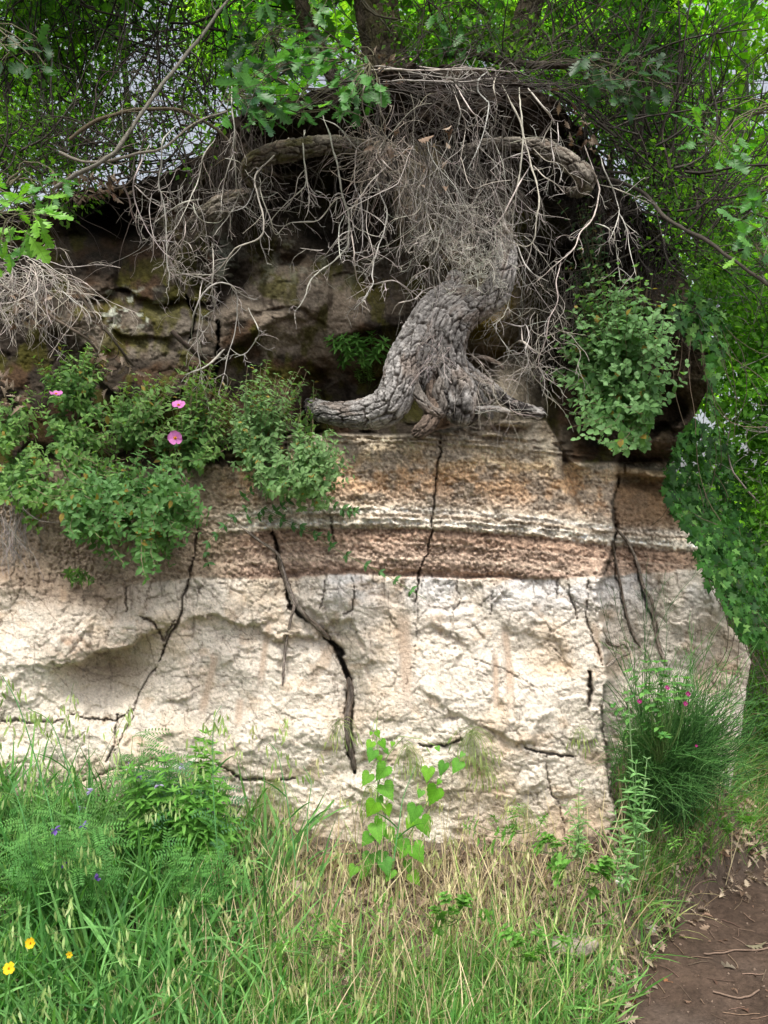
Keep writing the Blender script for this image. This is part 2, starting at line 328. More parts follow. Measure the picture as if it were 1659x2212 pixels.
def cliff_depth(U, V, fine=True):
    D = base_depth(U, V)
    wu = U + 26 * (fbm(U / 60, V / 60, 1, 3) - .5); wv = V + 26 * (fbm(U / 60, V / 60, 2, 3) - .5)
    lf = fbm(U / 200, V / 160, 3, 4) - .5
    vw = V - interp(WHITEP, U) + 10 * (fbm(U / 30, V / 50, 4, 3) - .5)      # >0 in the pale layer
    white = sst(-3, 3, vw)
    tb = V - interp(BANDP, U)                                               # layered beds
    led = ledge_line(U) + 5 * (fbm(U / 18, U * 0, 5, 3) - .5)
    strata = sst(-2, 2, V - led) * sst(540, 640, U) * (1 - white)
    upper = (1 - sst(-4, 3, V - np.where(U < 620, 990 + 0 * U, led))) 
    # ---- steps
    fe = front_edge(V) + 22 * (fbm(U * 0, V / 22, 1, 5, .6) - .5)
    D = D + 0.34 * sst(-1, 13, U - fe) * sst(940, 1000, V) * (1 - 0.35 * sst(1340, 1480, U))
    D = D + 0.30 * (1 - sst(-4, 2, V - led)) * sst(620, 690, U) * (1 - sst(1180, 1215, U)) * sst(700, 880, V)
    # hollow with an overhanging ledge, left
    hd, _ = pdist(U, V, [(120, 1420), (200, 1400), (280, 1375), (345, 1345)])
    below = sst(0, 10, V - interp([(100, 1440), (130, 1432), (200, 1418), (280, 1390), (345, 1352), (360, 1350)], U) - 46 * (fbm(U / 38, V / 38, 2, 5, .6) - .5))
    D = D + 0.19 * below * np.exp(-((U - 235) / 105) ** 2) * np.exp(-np.maximum(V - 1440, 0) / 75)
    # bevelled break below the top of the pale layer
    D = D + 0.05 * sst(0, 8, V - interp([(400, 1345), (450, 1330), (520, 1340), (600, 1370), (680, 1385), (720, 1330), (760, 1330), (800, 1420), (900, 1500)], U) - 56 * (fbm(U / 45, V / 45, 1, 5, .6) - .5)) * sst(380, 430, U) * (1 - sst(700, 860, U)) * (1 - sst(1500, 1600, V))
    # hollow round the big crack
    cd, _ = pdist(U, V, [(700, 1370), (755, 1470), (760, 1650)])
    D = D + 0.05 * np.exp(-(cd / 38) ** 2)
    # undercut foot
    D = D + 0.07 * sst(0, 10, V - interp([(-300, 1800), (500, 1790), (620, 1798), (760, 1826), (870, 1832), (1180, 1836), (1300, 1850)], U) - 14 * (fbm(U / 30, V / 30, 3, 3) - .5)) * sst(480, 600, U)
    # beds: thin ledges
    bed = np.zeros(U.shape)
    for t0, w, h in ((-30, 3, .008), (-18, 4, .011), (-8, 3, .012), (5, 4, .014), (45, 2.5, .003), (78, 2.5, .003), (-200, 5, .03), (-186, 3, .02), (-176, 3, .016)):
        tt = tb + 9 * (fbm(U / 50, V / 300, 1, 5, .6) - .5) - t0
        bed += h * np.exp(-(tt / w) ** 2) * 2.2 * sst(.25, .75, fbm(U / 22, V / 12, 3, 4))
    D = D - bed * (1 - white) * sst(430, 520, U)
    D = D + 0.014 * np.exp(-((tb - 16) / 6) ** 2) * sst(560, 640, U)
    D = D + (0.03 + 0.02 * lf) * sst(95, 110, tb + 6 * (fbm(U / 25, V / 25, 3, 2) - .5)) * (1 - white) * sst(560, 620, U)
    # right bay: blocks and a dark slot beneath
    bt = V - interp([(1320, 1010), (1420, 1022), (1500, 1022)], U)
    bay = sst(0, 12, U - fe)
    blk = worley(U / 26, V / 300, 2)
    D = D - 0.11 * bay * np.exp(-((bt - 2) / 11) ** 4) * (0.5 + 0.8 * blk[2]) + 0.05 * bay * np.exp(-((bt - 26) / 9) ** 2)
    # upper dark rock: ledges
    lg = V + 110 * (fbm(U / 120, V / 120, 4, 4) - .5)
    for v0, u0, u1, h in ((650, 150, 470, .09), (690, 560, 700, .05), (800, 640, 860, .06), (730, 250, 420, .05), (900, 1280, 1500, .12), (975, 1330, 1500, .08)):
        D = D + h * sst(0, 7, lg - v0) * np.exp(-np.maximum(lg - v0, 0) / 42) * sst(u0 - 25, u0 + 10, U) * (1 - sst(u1 - 10, u1 + 25, U))
    # ---- boulders
    for (u0, v0, ru, rv, h, e) in ((1068, 690, 66, 95, .26, 2.2), (1112, 850, 58, 78, .30, 2.2), (640, 630, 78, 60, .10, 2.5), (450, 545, 60, 70, .10, 2.5), (960, 500, 90, 90, 0, 2)):
        r = (np.abs((wu - u0) / ru) ** e + np.abs((wv - v0) / rv) ** e); D = D - h * np.sqrt(np.clip(1 - r, 0, 1))
    # ---- relief
    D = D + 0.16 * (upper * lf) + 0.07 * lf * (1 - upper)
    if not fine: return D
    rough_u = upper
    D = D + rough_u * (0.07 * (fbm(U / 60, V / 48, 2, 6, .55) - .5) + .15 * facets(wu / 190, wv / 150, 2) + .03 * facets(wu / 60, wv / 45, 4) + 0.02 * np.abs(fbm(U / 12, V / 9, 5, 3) - .5))
    # pale layer: lumpy plates and shrinkage cracks
    w1 = worley(wu / 62, wv / 48, 1); w2 = worley((wu + 5 * (fbm(U / 9, V / 9, 2, 2) - .5)) / 22, (wv + 5 * (fbm(U / 9, V / 9, 3, 2) - .5)) / 19, 3)
    topw = np.exp(-np.maximum(vw, 0) / 60)
    w3 = worley(wu / 34, wv / 90 + 3, 4)
    smooth_patch = np.zeros(U.shape)
    for pts, w, h in TOOL:
        d, t = pdist(U, V, pts); f = np.exp(-(d / w) ** 4) * sst(0, .15, t) * (1 - .6 * sst(.6, 1, t)); D = D + h * f; smooth_patch = np.maximum(smooth_patch, f)
    q = white * (1 - smooth_patch)
    act = sst(.42, .62, fbm(U / 90, V / 90, 5, 3)); act2 = sst(.35, .6, fbm(U / 55, V / 70, 0, 3))
    D = D + q * (0.012 * (1 - sst(0, .05, w1[1])) * act2 + 0.010 * (w1[2] - .5) * act2)
    fu = U + 40 * (fbm(U / 45, V / 45, 0, 4, .55) - .5); fv = V + 40 * (fbm(U / 45, V / 45, 2, 4, .55) - .5)
    D = D + q * (.030 * facets(fu / 170, fv / 130, 1) + .022 * facets(fu / 62, fv / 52, 3) + .009 * facets(fu / 26, fv / 22, 0) * sst(.3, .6, fbm(U / 80, V / 80, 2, 3)))
    D = D + q * (0.006 * (1 - sst(0, .10, w2[1])) * act + 0.010 * (w2[2] - .5) * act)
    D = D + q * topw * (0.016 * (1 - sst(0, .06, w3[1])) + 0.022 * (w3[2] - .5))
    D = D + q * (0.018 * (fbm(U / 60, V / 50, 1, 6, .6) - .5) + 0.012 * (fbm(U / 5, V / 5, 2, 3, .7) - .5))
    # beds: gravelly
    g = (1 - white) * (1 - upper * .6) * (1 - smooth_patch)
    D = D + g * (0.012 * (fbm(U / 8, V / 7, 2, 3, .7) - .5) + 0.024 * (fbm(U / 3.4, V / 2.9, 4, 2) - .5) + 0.002 * (fbm(U / 40, V / 9, 1, 3) - .5) + 0.03 * (fbm(U / 60, V / 50, 0, 3) - .5) + .026 * worley(U / 7.5, V / 6.5, 1)[0] * sst(.35, .6, fbm(U / 40, V / 20, 2, 3)) + .012 * worley(U / 14, V / 11, 4)[0])
    flake = sst(-4, 2, V - led) * (1 - sst(18, 34, V - led)) * sst(600, 660, U)
    D = D + flake * (0.05 * (fbm(U / 22, V / 3.2, 5, 3, .6) - .5))
    # cracks
    cw = 17 * (fbm(U / 24, V / 24, 4, 5, .62) - .5); cw2 = 17 * (fbm(U / 24, V / 24, 5, 5, .62) - .5)
    for pts, w, h in CRACKS_EDGE_SHADE:
        lo = np.min(pts, 0) - 30; hi = np.max(pts, 0) + 30; m = (U > lo[0]) & (U < hi[0]) & (V > lo[1]) & (V < hi[1])
        if m.any():
            d, t = pdist((U + cw)[m], (V + cw2)[m], pts); ww = w * .8 * (.15 + 1.7 * fbm(U[m] / 11, V[m] / 11, 2, 3)) * (1.15 - .6 * np.abs(2 * t - 1) ** 2)
            D[m] += h * np.exp(-(d / ww) ** 4)
    return D

def cliff_colour(U, V):
    n = U.shape + (3,)
    wu = U + 22 * (fbm(U / 50, V / 50, 1, 4) - .5); wv = V + 14 * (fbm(U / 40, V / 40, 2, 4) - .5)
    n1 = fbm(U / 120, V / 90, 3, 5)[..., None]; n2 = fbm(U / 28, V / 22, 4, 4)[..., None]; n3 = fbm(U / 4, V / 3, 1, 2)[..., None]; n4 = fbm(U / 70, V / 60, 5, 4)[..., None]
    mix = lambda a, b, t: a + (np.asarray(b) - a) * t
    vw = (V - interp(WHITEP, U) + 9 * (fbm(U / 20, V / 30, 4, 3) - .5))
    white = sst(-3, 4, vw)[..., None]
    # pale layer
    W = mix(np.array([.66, .59, .495]) * np.ones(n), [.60, .54, .465], n2)
    W = mix(W, [.64, .62, .60], sst(120, 10, -(-vw))[..., None] * sst(.35, .6, n4) * 0.9 * sst(560, 760, U)[..., None])
    W = mix(W, [.56, .42, .28], sst(.50, .72, n1) * .45)
    W = mix(W, [.43, .27, .14], (sst(.62, .76, fbm(wu / 45, wv / 38, 0, 4)) * .35)[..., None])
    W = mix(W, [.66, .60, .52], (sst(.55, .75, fbm(wu / 30, wv / 30, 3, 3)) * .6)[..., None])
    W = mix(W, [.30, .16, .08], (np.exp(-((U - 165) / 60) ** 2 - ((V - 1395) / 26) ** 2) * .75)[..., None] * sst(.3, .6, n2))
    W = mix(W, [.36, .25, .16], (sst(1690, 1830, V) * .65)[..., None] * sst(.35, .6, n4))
    W = mix(W, [.34, .26, .18], (np.exp(-((U - 240) / 110) ** 2 - ((V - 1440) / 50) ** 2) * .8)[..., None])  # brown of the left hollow, with its shading put into the colour
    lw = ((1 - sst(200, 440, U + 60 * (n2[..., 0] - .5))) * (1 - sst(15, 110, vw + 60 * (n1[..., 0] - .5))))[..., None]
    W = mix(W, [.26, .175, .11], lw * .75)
    tool = np.zeros(U.shape)
    for pts, w, h in TOOL[:7]:
        d, t = pdist(U, V, pts); tool = np.maximum(tool, np.exp(-(d / w) ** 4) * sst(0, .2, t) * (1 - sst(.7, 1, t)))
    W = mix(W, [.42, .32, .24], tool[..., None] * .8)
    wu3 = U + 12 * (fbm(U / 18, V / 18, 0, 4, .6) - .5); wv3 = V + 12 * (fbm(U / 18, V / 18, 1, 4, .6) - .5)
    hair = np.zeros(U.shape)
    for su, sv, th, sd, lo_ in ((110, 90, .017, 1, .36), (52, 70, .026, 2, .45), (24, 26, .05, 3, .54)):
        e_ = worley(wu3 / su, wv3 / sv, sd)[1]; hair = np.maximum(hair, (1 - sst(th * .4, th * 1.5, e_)) * sst(lo_, lo_ + .1, fbm(U / su / 1.3, V / sv / 1.3, sd + 2, 4)) * (.9 if su > 30 else .55))
    hair = hair * (1 - tool)
    tv = worley(wu3 / 30, V / 170 + 5, 4)[1]; hair = np.maximum(hair, (1 - sst(.015, .06, tv)) * sst(95, 20, vw) * sst(.35, .5, fbm(U / 30, V / 60, 1, 3)) * .9)
    W = mix(W, [.10, .07, .05], hair[..., None] * .62)
    pits = sst(.80, .86, fbm(U / 5, V / 5, 5, 2))[..., None]
    W = mix(W, [.2, .15, .1], pits * .7)
    # beds
    tb = V - interp(BANDP, U) + 5 * (fbm(U / 60, V / 300, 1, 3) - .5) + 3 * (fbm(U / 9, V / 9, 2, 2) - .5)
    S = np.zeros(n); ks = [(-260, (.20, .16, .115)), (-215, (.27, .215, .155)), (-190, (.38, .33, .26)), (-165, (.42, .345, .24)), (-140, (.44, .315, .175)), (-110, (.43, .265, .135)), (-80, (.40, .25, .14)), (-50, (.37, .275, .195)), (-36, (.42, .35, .27)), (-26, (.50, .46, .40)), (-17, (.34, .27, .20)), (-8, (.46, .41, .34)), (0, (.56, .52, .44)), (4, (.38, .32, .25)), (9, (.52, .46, .37)), (15, (.24, .155, .105)), (40, (.28, .18, .125)), (44, (.35, .255, .19)), (49, (.29, .195, .14)), (75, (.33, .24, .18)), (79, (.38, .29, .22)), (84, (.28, .195, .145)), (105, (.25, .165, .12)), (130, (.25, .17, .13))]
    ks_t = np.array([k[0] for k in ks]); ks_c = np.array([k[1] for k in ks])
    for c in range(3): S[..., c] = np.interp(tb, ks_t, ks_c[:, c]) * 1.5
    S = S + (S.mean(-1, keepdims=True) * np.array([1.1, 1.0, .86]) - S) * .22
    S = mix(S, [.38, .335, .275], sst(.45, .68, n2) * sst(-30, -60, tb)[..., None] * .7)
    S = S * (0.6 + .8 * fbm(U / 3.0, V / 2.6, 0, 2))[..., None] * (.62 + .72 * worley(U / 6.5, V / 5.2, 1)[2])[..., None] * (1 - .45 * (1 - sst(0, .16, worley(U / 11, V / 8, 3)[1])) * sst(.4, .6, fbm(U / 30, V / 20, 2, 3)))[..., None]
    S = mix(S, [.5, .4, .3], sst(.80, .9, fbm(U / 4, V / 3.5, 2, 1))[..., None] * .5)
    leftsoil = (1 - sst(430, 560, U + 40 * (n2[..., 0] - .5)))[..., None]
    S = mix(S, np.array([.36, .285, .21]) * (.6 + .8 * n3), leftsoil)
    # upper dark rock
    UR = mix(np.array([.04, .032, .025]) * np.ones(n), [.10, .08, .06], sst(.42, .66, n1))
    UR = mix(UR, [.085, .05, .028], sst(.5, .68, n4) * .8)
    UR = mix(UR, [.27, .225, .175], (sst(.44, .58, fbm(wu / 75, wv / 65, 3, 4)) * inside(U, V, (650, 690, 190, 130)))[..., None] * .75)
    UR = mix(UR, [.23, .20, .16], (np.exp(-(((U - 300) / 170) ** 4 + ((V - 720) / 55) ** 4)) * sst(.35, .6, n2[..., 0]))[..., None] * .75)
    UR = mix(UR, [.075, .072, .012], (sst(.52, .66, fbm(wu / 38, wv / 50, 5, 4)))[..., None] * .75)
    moss2 = (np.exp(-(((U - 1070) / 70) ** 4 + ((V - 690) / 100) ** 4)))[..., None]
    UR = mix(UR, mix(np.array([.13, .095, .02]) * np.ones(n), [.20, .155, .10], sst(.4, .6, n2)), moss2)
    pale = (sst(1.3, .8, ((U - 1112) / 66) ** 2 + ((V - 850) / 82) ** 2))[..., None]
    UR = mix(UR, np.array([.33, .28, .21]) * (.75 + .5 * n2), pale)
    lich = (sst(.60, .68, fbm(wu / 14, wv / 12, 1, 4)) * np.maximum.reduce([np.exp(-(((U - 270) / 75) ** 4 + ((V - 668) / 42) ** 4)), np.exp(-(((U - 480) / 26) ** 4 + ((V - 545) / 60) ** 4)) * 1.0, np.exp(-(((U - 620) / 200) ** 4 + ((V - 560) / 60) ** 4)) * .25, np.exp(-(((U - 1440) / 80) ** 4 + ((V - 770) / 60) ** 4)) * .4]))[..., None]
    UR = mix(UR, [.40, .42, .34], np.clip(lich, 0, 1))
    strip = (np.exp(-((U - 482 - 6 * np.sin(V / 20)) / 9) ** 2 - ((V - 560) / 50) ** 4))[..., None] * sst(.35, .5, n2)
    UR = mix(UR, [.38, .42, .34], strip)
    UR = UR * (1 - .75 * np.maximum(np.exp(-((U - 700) / 200) ** 4 - ((V - 450) / 110) ** 4), np.maximum(np.exp(-((U - 235) / 110) ** 4 - ((V - 475) / 45) ** 4), np.exp(-((U - 1240) / 120) ** 4 - ((V - 620) / 300) ** 4))))[..., None]  # shade of the hole, root arch and right recess painted into the rock
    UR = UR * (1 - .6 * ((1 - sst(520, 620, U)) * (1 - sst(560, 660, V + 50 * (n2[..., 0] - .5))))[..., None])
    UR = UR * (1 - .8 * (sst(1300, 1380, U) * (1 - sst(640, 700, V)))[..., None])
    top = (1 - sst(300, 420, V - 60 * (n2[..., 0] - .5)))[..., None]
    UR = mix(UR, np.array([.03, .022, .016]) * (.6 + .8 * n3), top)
    rn = (sst(1290, 1340, U) * sst(560, 640, V))[..., None]
    UR = mix(UR, np.array([.06, .045, .033]) * (.5 + n3), rn * .85)
    UR = mix(UR, [.20, .15, .10], (np.exp(-(((U - 1420) / 60) ** 2 + ((V - 960) / 20) ** 2)) * .6)[..., None])
    UR = UR * (.55 + .9 * n3)
    led = ledge_line(U) + 5 * (fbm(U / 18, U * 0, 5, 3) - .5)
    lowb = np.where(U < 620, 1010 + 40 * (n2[..., 0] - .5), np.where(U > 1215, 1000.0, led))
    up = (1 - sst(-4, 5, V - lowb))[..., None]
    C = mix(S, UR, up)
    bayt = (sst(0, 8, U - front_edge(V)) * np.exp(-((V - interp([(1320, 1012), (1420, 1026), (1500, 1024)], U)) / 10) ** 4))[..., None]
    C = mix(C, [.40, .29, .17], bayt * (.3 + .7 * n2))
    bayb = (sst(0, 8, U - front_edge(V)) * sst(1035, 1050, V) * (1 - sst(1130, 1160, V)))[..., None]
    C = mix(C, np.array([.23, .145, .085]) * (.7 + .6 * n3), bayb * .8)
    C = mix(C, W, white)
    # cracks darkened in colour, the deeper ones more
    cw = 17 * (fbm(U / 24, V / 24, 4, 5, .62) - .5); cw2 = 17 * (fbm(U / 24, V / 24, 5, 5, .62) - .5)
    for pts, w, h in CRACKS_EDGE_SHADE:
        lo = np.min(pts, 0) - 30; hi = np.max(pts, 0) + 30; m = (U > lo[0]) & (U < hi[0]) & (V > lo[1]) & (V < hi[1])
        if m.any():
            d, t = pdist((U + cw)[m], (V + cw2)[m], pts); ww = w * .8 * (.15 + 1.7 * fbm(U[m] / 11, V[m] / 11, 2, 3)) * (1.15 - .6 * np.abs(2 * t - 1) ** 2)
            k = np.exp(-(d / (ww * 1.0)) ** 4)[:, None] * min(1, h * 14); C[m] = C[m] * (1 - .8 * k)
    return np.clip(C * (.86 + .28 * n3), 0.004, .8)
def inside(U, V, e): return np.exp(-(((U - e[0]) / e[2]) ** 4 + ((V - e[1]) / e[3]) ** 4))

def build_cliff():
    ua = np.concatenate([np.arange(-900, -30, 14), np.arange(-30, 1720, 2.75), np.arange(1720, 2050, 12)])
    va = np.concatenate([np.arange(-500, 130, 14), np.arange(130, 1900, 2.75), np.arange(1900, 2080, 14)])
    U, V = np.meshgrid(ua, va)
    sil = interp(SIL, V) + 8 * (fbm(V / 30, V * 0, 1, 4) - .5)
    U1 = np.minimum(U, sil)
    top = interp(TOP, U1) + 26 * (fbm(U1 / 30, U1 * 0, 2, 4) - .5)
    V1 = np.maximum(V, top)
    eu = np.maximum(U - sil, 0); ev = np.maximum(top - V, 0)
    D = cliff_depth(U1, V1)
    D = D + 0.03 * (1 - sst(0, 25, sil - U)) ** 2
    P = at(U1, V1, D); col = cliff_colour(U1, V1)
    y = P[..., 1]; ex = eu / 330.0; ey = ev / 500.0
    P[..., 1] += 3.0 * (ex + ex ** 2) + 6.0 * (ey + ey ** 2) * sst(0, 20, ev)
    P[..., 0] += 0.25 * ex + 0.10 * eu / 100 * (fbm(V / 40, U / 40, 3, 4) - .5)
    P[..., 2] += 0.35 * ey + 0.5 * np.minimum(ev / 100, 1) * (fbm(U / 60, V / 60, 3, 4) - .45)
    soil = (np.array([.06, .042, .028]) * np.ones(col.shape)) * (.6 + .8 * fbm(U / 6, V / 6, 3, 2))[..., None]
    col = np.where(((ev > 6))[..., None], soil, col)
    nr, nc = U.shape; idx = np.arange(nr * nc).reshape(nr, nc)
    q = np.stack([idx[:-1, :-1], idx[1:, :-1], idx[1:, 1:], idx[:-1, 1:]], -1).reshape(-1, 4)
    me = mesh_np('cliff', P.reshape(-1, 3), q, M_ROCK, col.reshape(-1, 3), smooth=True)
    return link('cliff', me, kind='structure', label='pale clay cliff with rusty gravel beds and dark mossy rock above')
build_cliff()

_gu = np.arange(-900, 1800, 12.0); _gv = np.arange(100, 2000, 12.0)
_G = cliff_depth(*np.meshgrid(_gu, _gv), fine=False)
def wall_y(u, v):
    """distance of the cliff face seen at survey position (u, v)"""
    u = np.clip(np.asarray(u, float), -899, 1780); v = np.clip(np.asarray(v, float), 101, 1985)
    a = (u + 900) / 12; b = (v - 100) / 12; i = np.minimum(a.astype(int), len(_gu) - 2); j = np.minimum(b.astype(int), len(_gv) - 2); fa = a - i; fb = b - j
    return (_G[j, i] * (1 - fa) + _G[j, i + 1] * fa) * (1 - fb) + (_G[j + 1, i] * (1 - fa) + _G[j + 1, i + 1] * fa) * fb

# ------------------------------------------------------------------ ground
def ground_z(x, y):
    x = np.asarray(x, float); y = np.asarray(y, float)
    edge = np.interp(x, [-6, -1.6, -.6, .3, .66, .86, 1.0, 1.3, 1.78, 3], [1.2, 1.7, 2.05, 2.3, 2.45, 2.74, 2.98, 3.25, 3.7, 4.6])      # foot of the verge along the path
    foot = np.interp(x, [-6, -1.5, 0, .85, 1.0, 1.5, 1.8, 3], [3.3, 3.0, 3.05, 3.08, 3.3, 3.55, 4.1, 5.4])
    t = np.clip((y - edge) / np.maximum(foot - edge, .15), 0, 1.3)
    hgt = np.interp(x, [-6, -1.5, -.8, 0, .8, 1.0, 1.3, 1.6, 2.4], [.5, .48, .40, .27, .26, .36, .42, .40, .25])
    z = hgt * (t ** 1.1)
    z = z + .45 * np.clip(y - foot, 0, 6) * sst(1.2, 1.8, x) * .5 + 0.05 * np.clip(y - 12, 0, 200)
    z = z + .010 * (fbm(x * 34, y * 34, 5, 3) - .5) + .05 * (fbm(x * 2.3, y * 2.3, 2, 4) - .5) + .018 * (fbm(x * 14, y * 14, 3, 3) - .5)
    return z
def ground_at(x, y): return np.stack([x, y, ground_z(x, y)], -1)
def build_ground():
    def g(xs, ys, name, label, dz=0):
        X, Y = np.meshgrid(xs, ys); Z = ground_z(X, Y) + dz
        pathm = sst(.25, -.1, Y - np.interp(X, [-6, -1.6, -.6, .3, .66, .86, 1.0, 1.3, 1.78, 3], [1.2, 1.7, 2.05, 2.3, 2.45, 2.74, 2.98, 3.25, 3.7, 4.6]) + .25 * (fbm(X * 3, Y * 3, 1, 3) - .5))[..., None]
        a = np.array([.12, .095, .072]); b = np.array([.062, .042, .031])
        n = fbm(X * 9, Y * 9, 4, 5)[..., None]; m = fbm(X * 60, Y * 60, 1, 2)[..., None]; w = sst(.5, .68, fbm(X * 1.6, Y * 1.6, 2, 4))[..., None] * pathm
        C = (a + (b - a) * pathm) * (.6 + .8 * n) * (.7 + .6 * m); C = C * (1 - w * .35) + np.array([.13, .105, .09]) * w * .35
        far = sst(4, 6, Y)[..., None]; C = C * (1 - far) + np.array([.035, .05, .018]) * far
        nr, nc = X.shape; idx = np.arange(nr * nc).reshape(nr, nc); q = np.stack([idx[:-1, :-1], idx[:-1, 1:], idx[1:, 1:], idx[1:, :-1]], -1).reshape(-1, 4)
        return link(name, mesh_np(name, np.stack([X, Y, Z], -1).reshape(-1, 3), q, M_SOIL, C.reshape(-1, 3), smooth=True), kind='structure', label=label)
    def prog(a, b, s, g_=1.35):
        o = [a]; 
        while o[-1] < b: o.append(o[-1] + s); s *= g_
        return np.array(o[1:])
    xs = np.concatenate([-prog(2.4, 300, .03)[::-1], np.arange(-2.4, 2.4, .014), prog(2.4, 300, .02)])
    ys = np.concatenate([-prog(-1.2, 150, .03)[::-1], np.arange(1.2, 4.4, .014), prog(4.4, 400, .02)])
    g(xs, ys, 'ground', 'brown earth ground rising in a grassy bank to the cliff foot')
build_ground()
# ------------------------------------------------------------------ the oak on the ledge
def rough_tube(pts, seed=0, k=None, step=0.0038, bark=0.007, plate=(.021, .0135), base_col=(.33, .315, .30), dark=(.045, .035, .028), char=None, lump=.12, moss=0, roundend=True):
    """pts: (u, v, y, r_px); returns verts, quads, colours of a bark-covered tapering limb"""
    P = np.array(pts, float); xyz = at(P[:, 0], P[:, 1], P[:, 2]); r = P[:, 3] * K * P[:, 2]
    L = np.linalg.norm(np.diff(xyz, axis=0), axis=1).sum(); n = max(8, int(L / step))
    S = spline(np.column_stack([xyz, r]), n); C = S[:, :3]; r = np.maximum(S[:, 3], .002)
    k = k or int(np.clip(2 * math.pi * r.max() / 0.0040, 10, 140))
    T = norm(np.gradient(C, axis=0)); A = np.zeros_like(T); a = np.cross(T[0], [0, 1, 0.01]); 
    for i in range(n):
        a = a - (a @ T[i]) * T[i]; a = a / (np.linalg.norm(a) + 1e-9); A[i] = a
    B = np.cross(T, A); s = np.concatenate([[0], np.cumsum(np.linalg.norm(np.diff(C, axis=0), axis=1))])
    th = np.arange(k) * 2 * math.pi / k; th2 = np.abs(th - math.pi)                     # mirrored: no seam
    SS, TH = np.meshgrid(s, th2, indexing='ij'); RR = np.repeat(r[:, None], k, 1)
    cx = SS / plate[0]; cy = TH * np.mean(r) / plate[1]; 
    wx = cx + 1.3 * (fbm(cx * .6, cy * .6, seed, 4) - .5); wy = cy + 1.3 * (fbm(cx * .6, cy * .6, seed + 1, 4) - .5)
    f1, e, cr = worley(wx, wy, seed); g1, e2, cr2 = worley(wx * .24, wy * .55, seed + 2); rough = fbm(cx * 2.2, cy * 2.2, seed + 3, 3, .65) - .5
    bm = np.clip(RR / .03, .25, 1)
    crack = 1 - sst(.02, .13, e); crack2 = 1 - sst(.02, .16, e2)
    disp = bm * bark * (-crack * .55 + (cr - .5) * .5 - crack2 * 1.5 + rough * .8) + RR * lump * (fbm(SS / .16, TH * 1.1, seed, 3) - .5) * 2 + bm * .004 * (fbm(cx * 3, cy * 3, seed, 2) - .5)
    rad = RR + disp
    if roundend:
        cap = np.ones(n); m = min(n // 3, 7)
        cap[:m] = np.sqrt(np.linspace(.02, 1, m)); cap[-m:] = np.sqrt(np.linspace(1, .02, m)); rad = rad * cap[:, None]
    V = C[:, None] + rad[..., None] * (np.cos(th)[None, :, None] * A[:, None] + np.sin(th)[None, :, None] * B[:, None])
    i = np.arange(n - 1)[:, None] * k; j = np.arange(k)[None]; j2 = (j + 1) % k
    q = np.stack([i + j, i + j2, i + k + j2, i + k + j], -1).reshape(-1, 4)
    pl = np.array(base_col) * (.62 + .6 * cr[..., None]) * (1 + 1.1 * rough[..., None]) * (.8 + .4 * fbm(SS / .08, TH * 2, seed, 3)[..., None])
    big = sst(.5, .7, fbm(SS / .11, TH * 1.5, seed + 3, 3))[..., None]; pl = pl + (np.array([.20, .15, .115]) - pl) * big * .6
    c = pl + (np.array(dark) - pl) * np.clip(crack * .6 + crack2 * .85, 0, 1)[..., None]
    if moss: c = c + (np.array([.09, .085, .03]) - c) * (sst(.45, .65, fbm(SS / .06, TH * 2, seed + 4, 4)) * moss)[..., None]
    if char:
        for (s0, s1, amt) in char:
            m = (sst(s0 - .08, s0 + .05, SS / s[-1]) * (1 - sst(s1 - .05, s1 + .08, SS / s[-1])) * sst(.3, .6, fbm(SS / .05, TH * 2, seed + 5, 3)) * amt)[..., None]; c = c + (np.array([.018, .015, .014]) - c) * m
    return V.reshape(-1, 3), q, c.reshape(-1, 3)

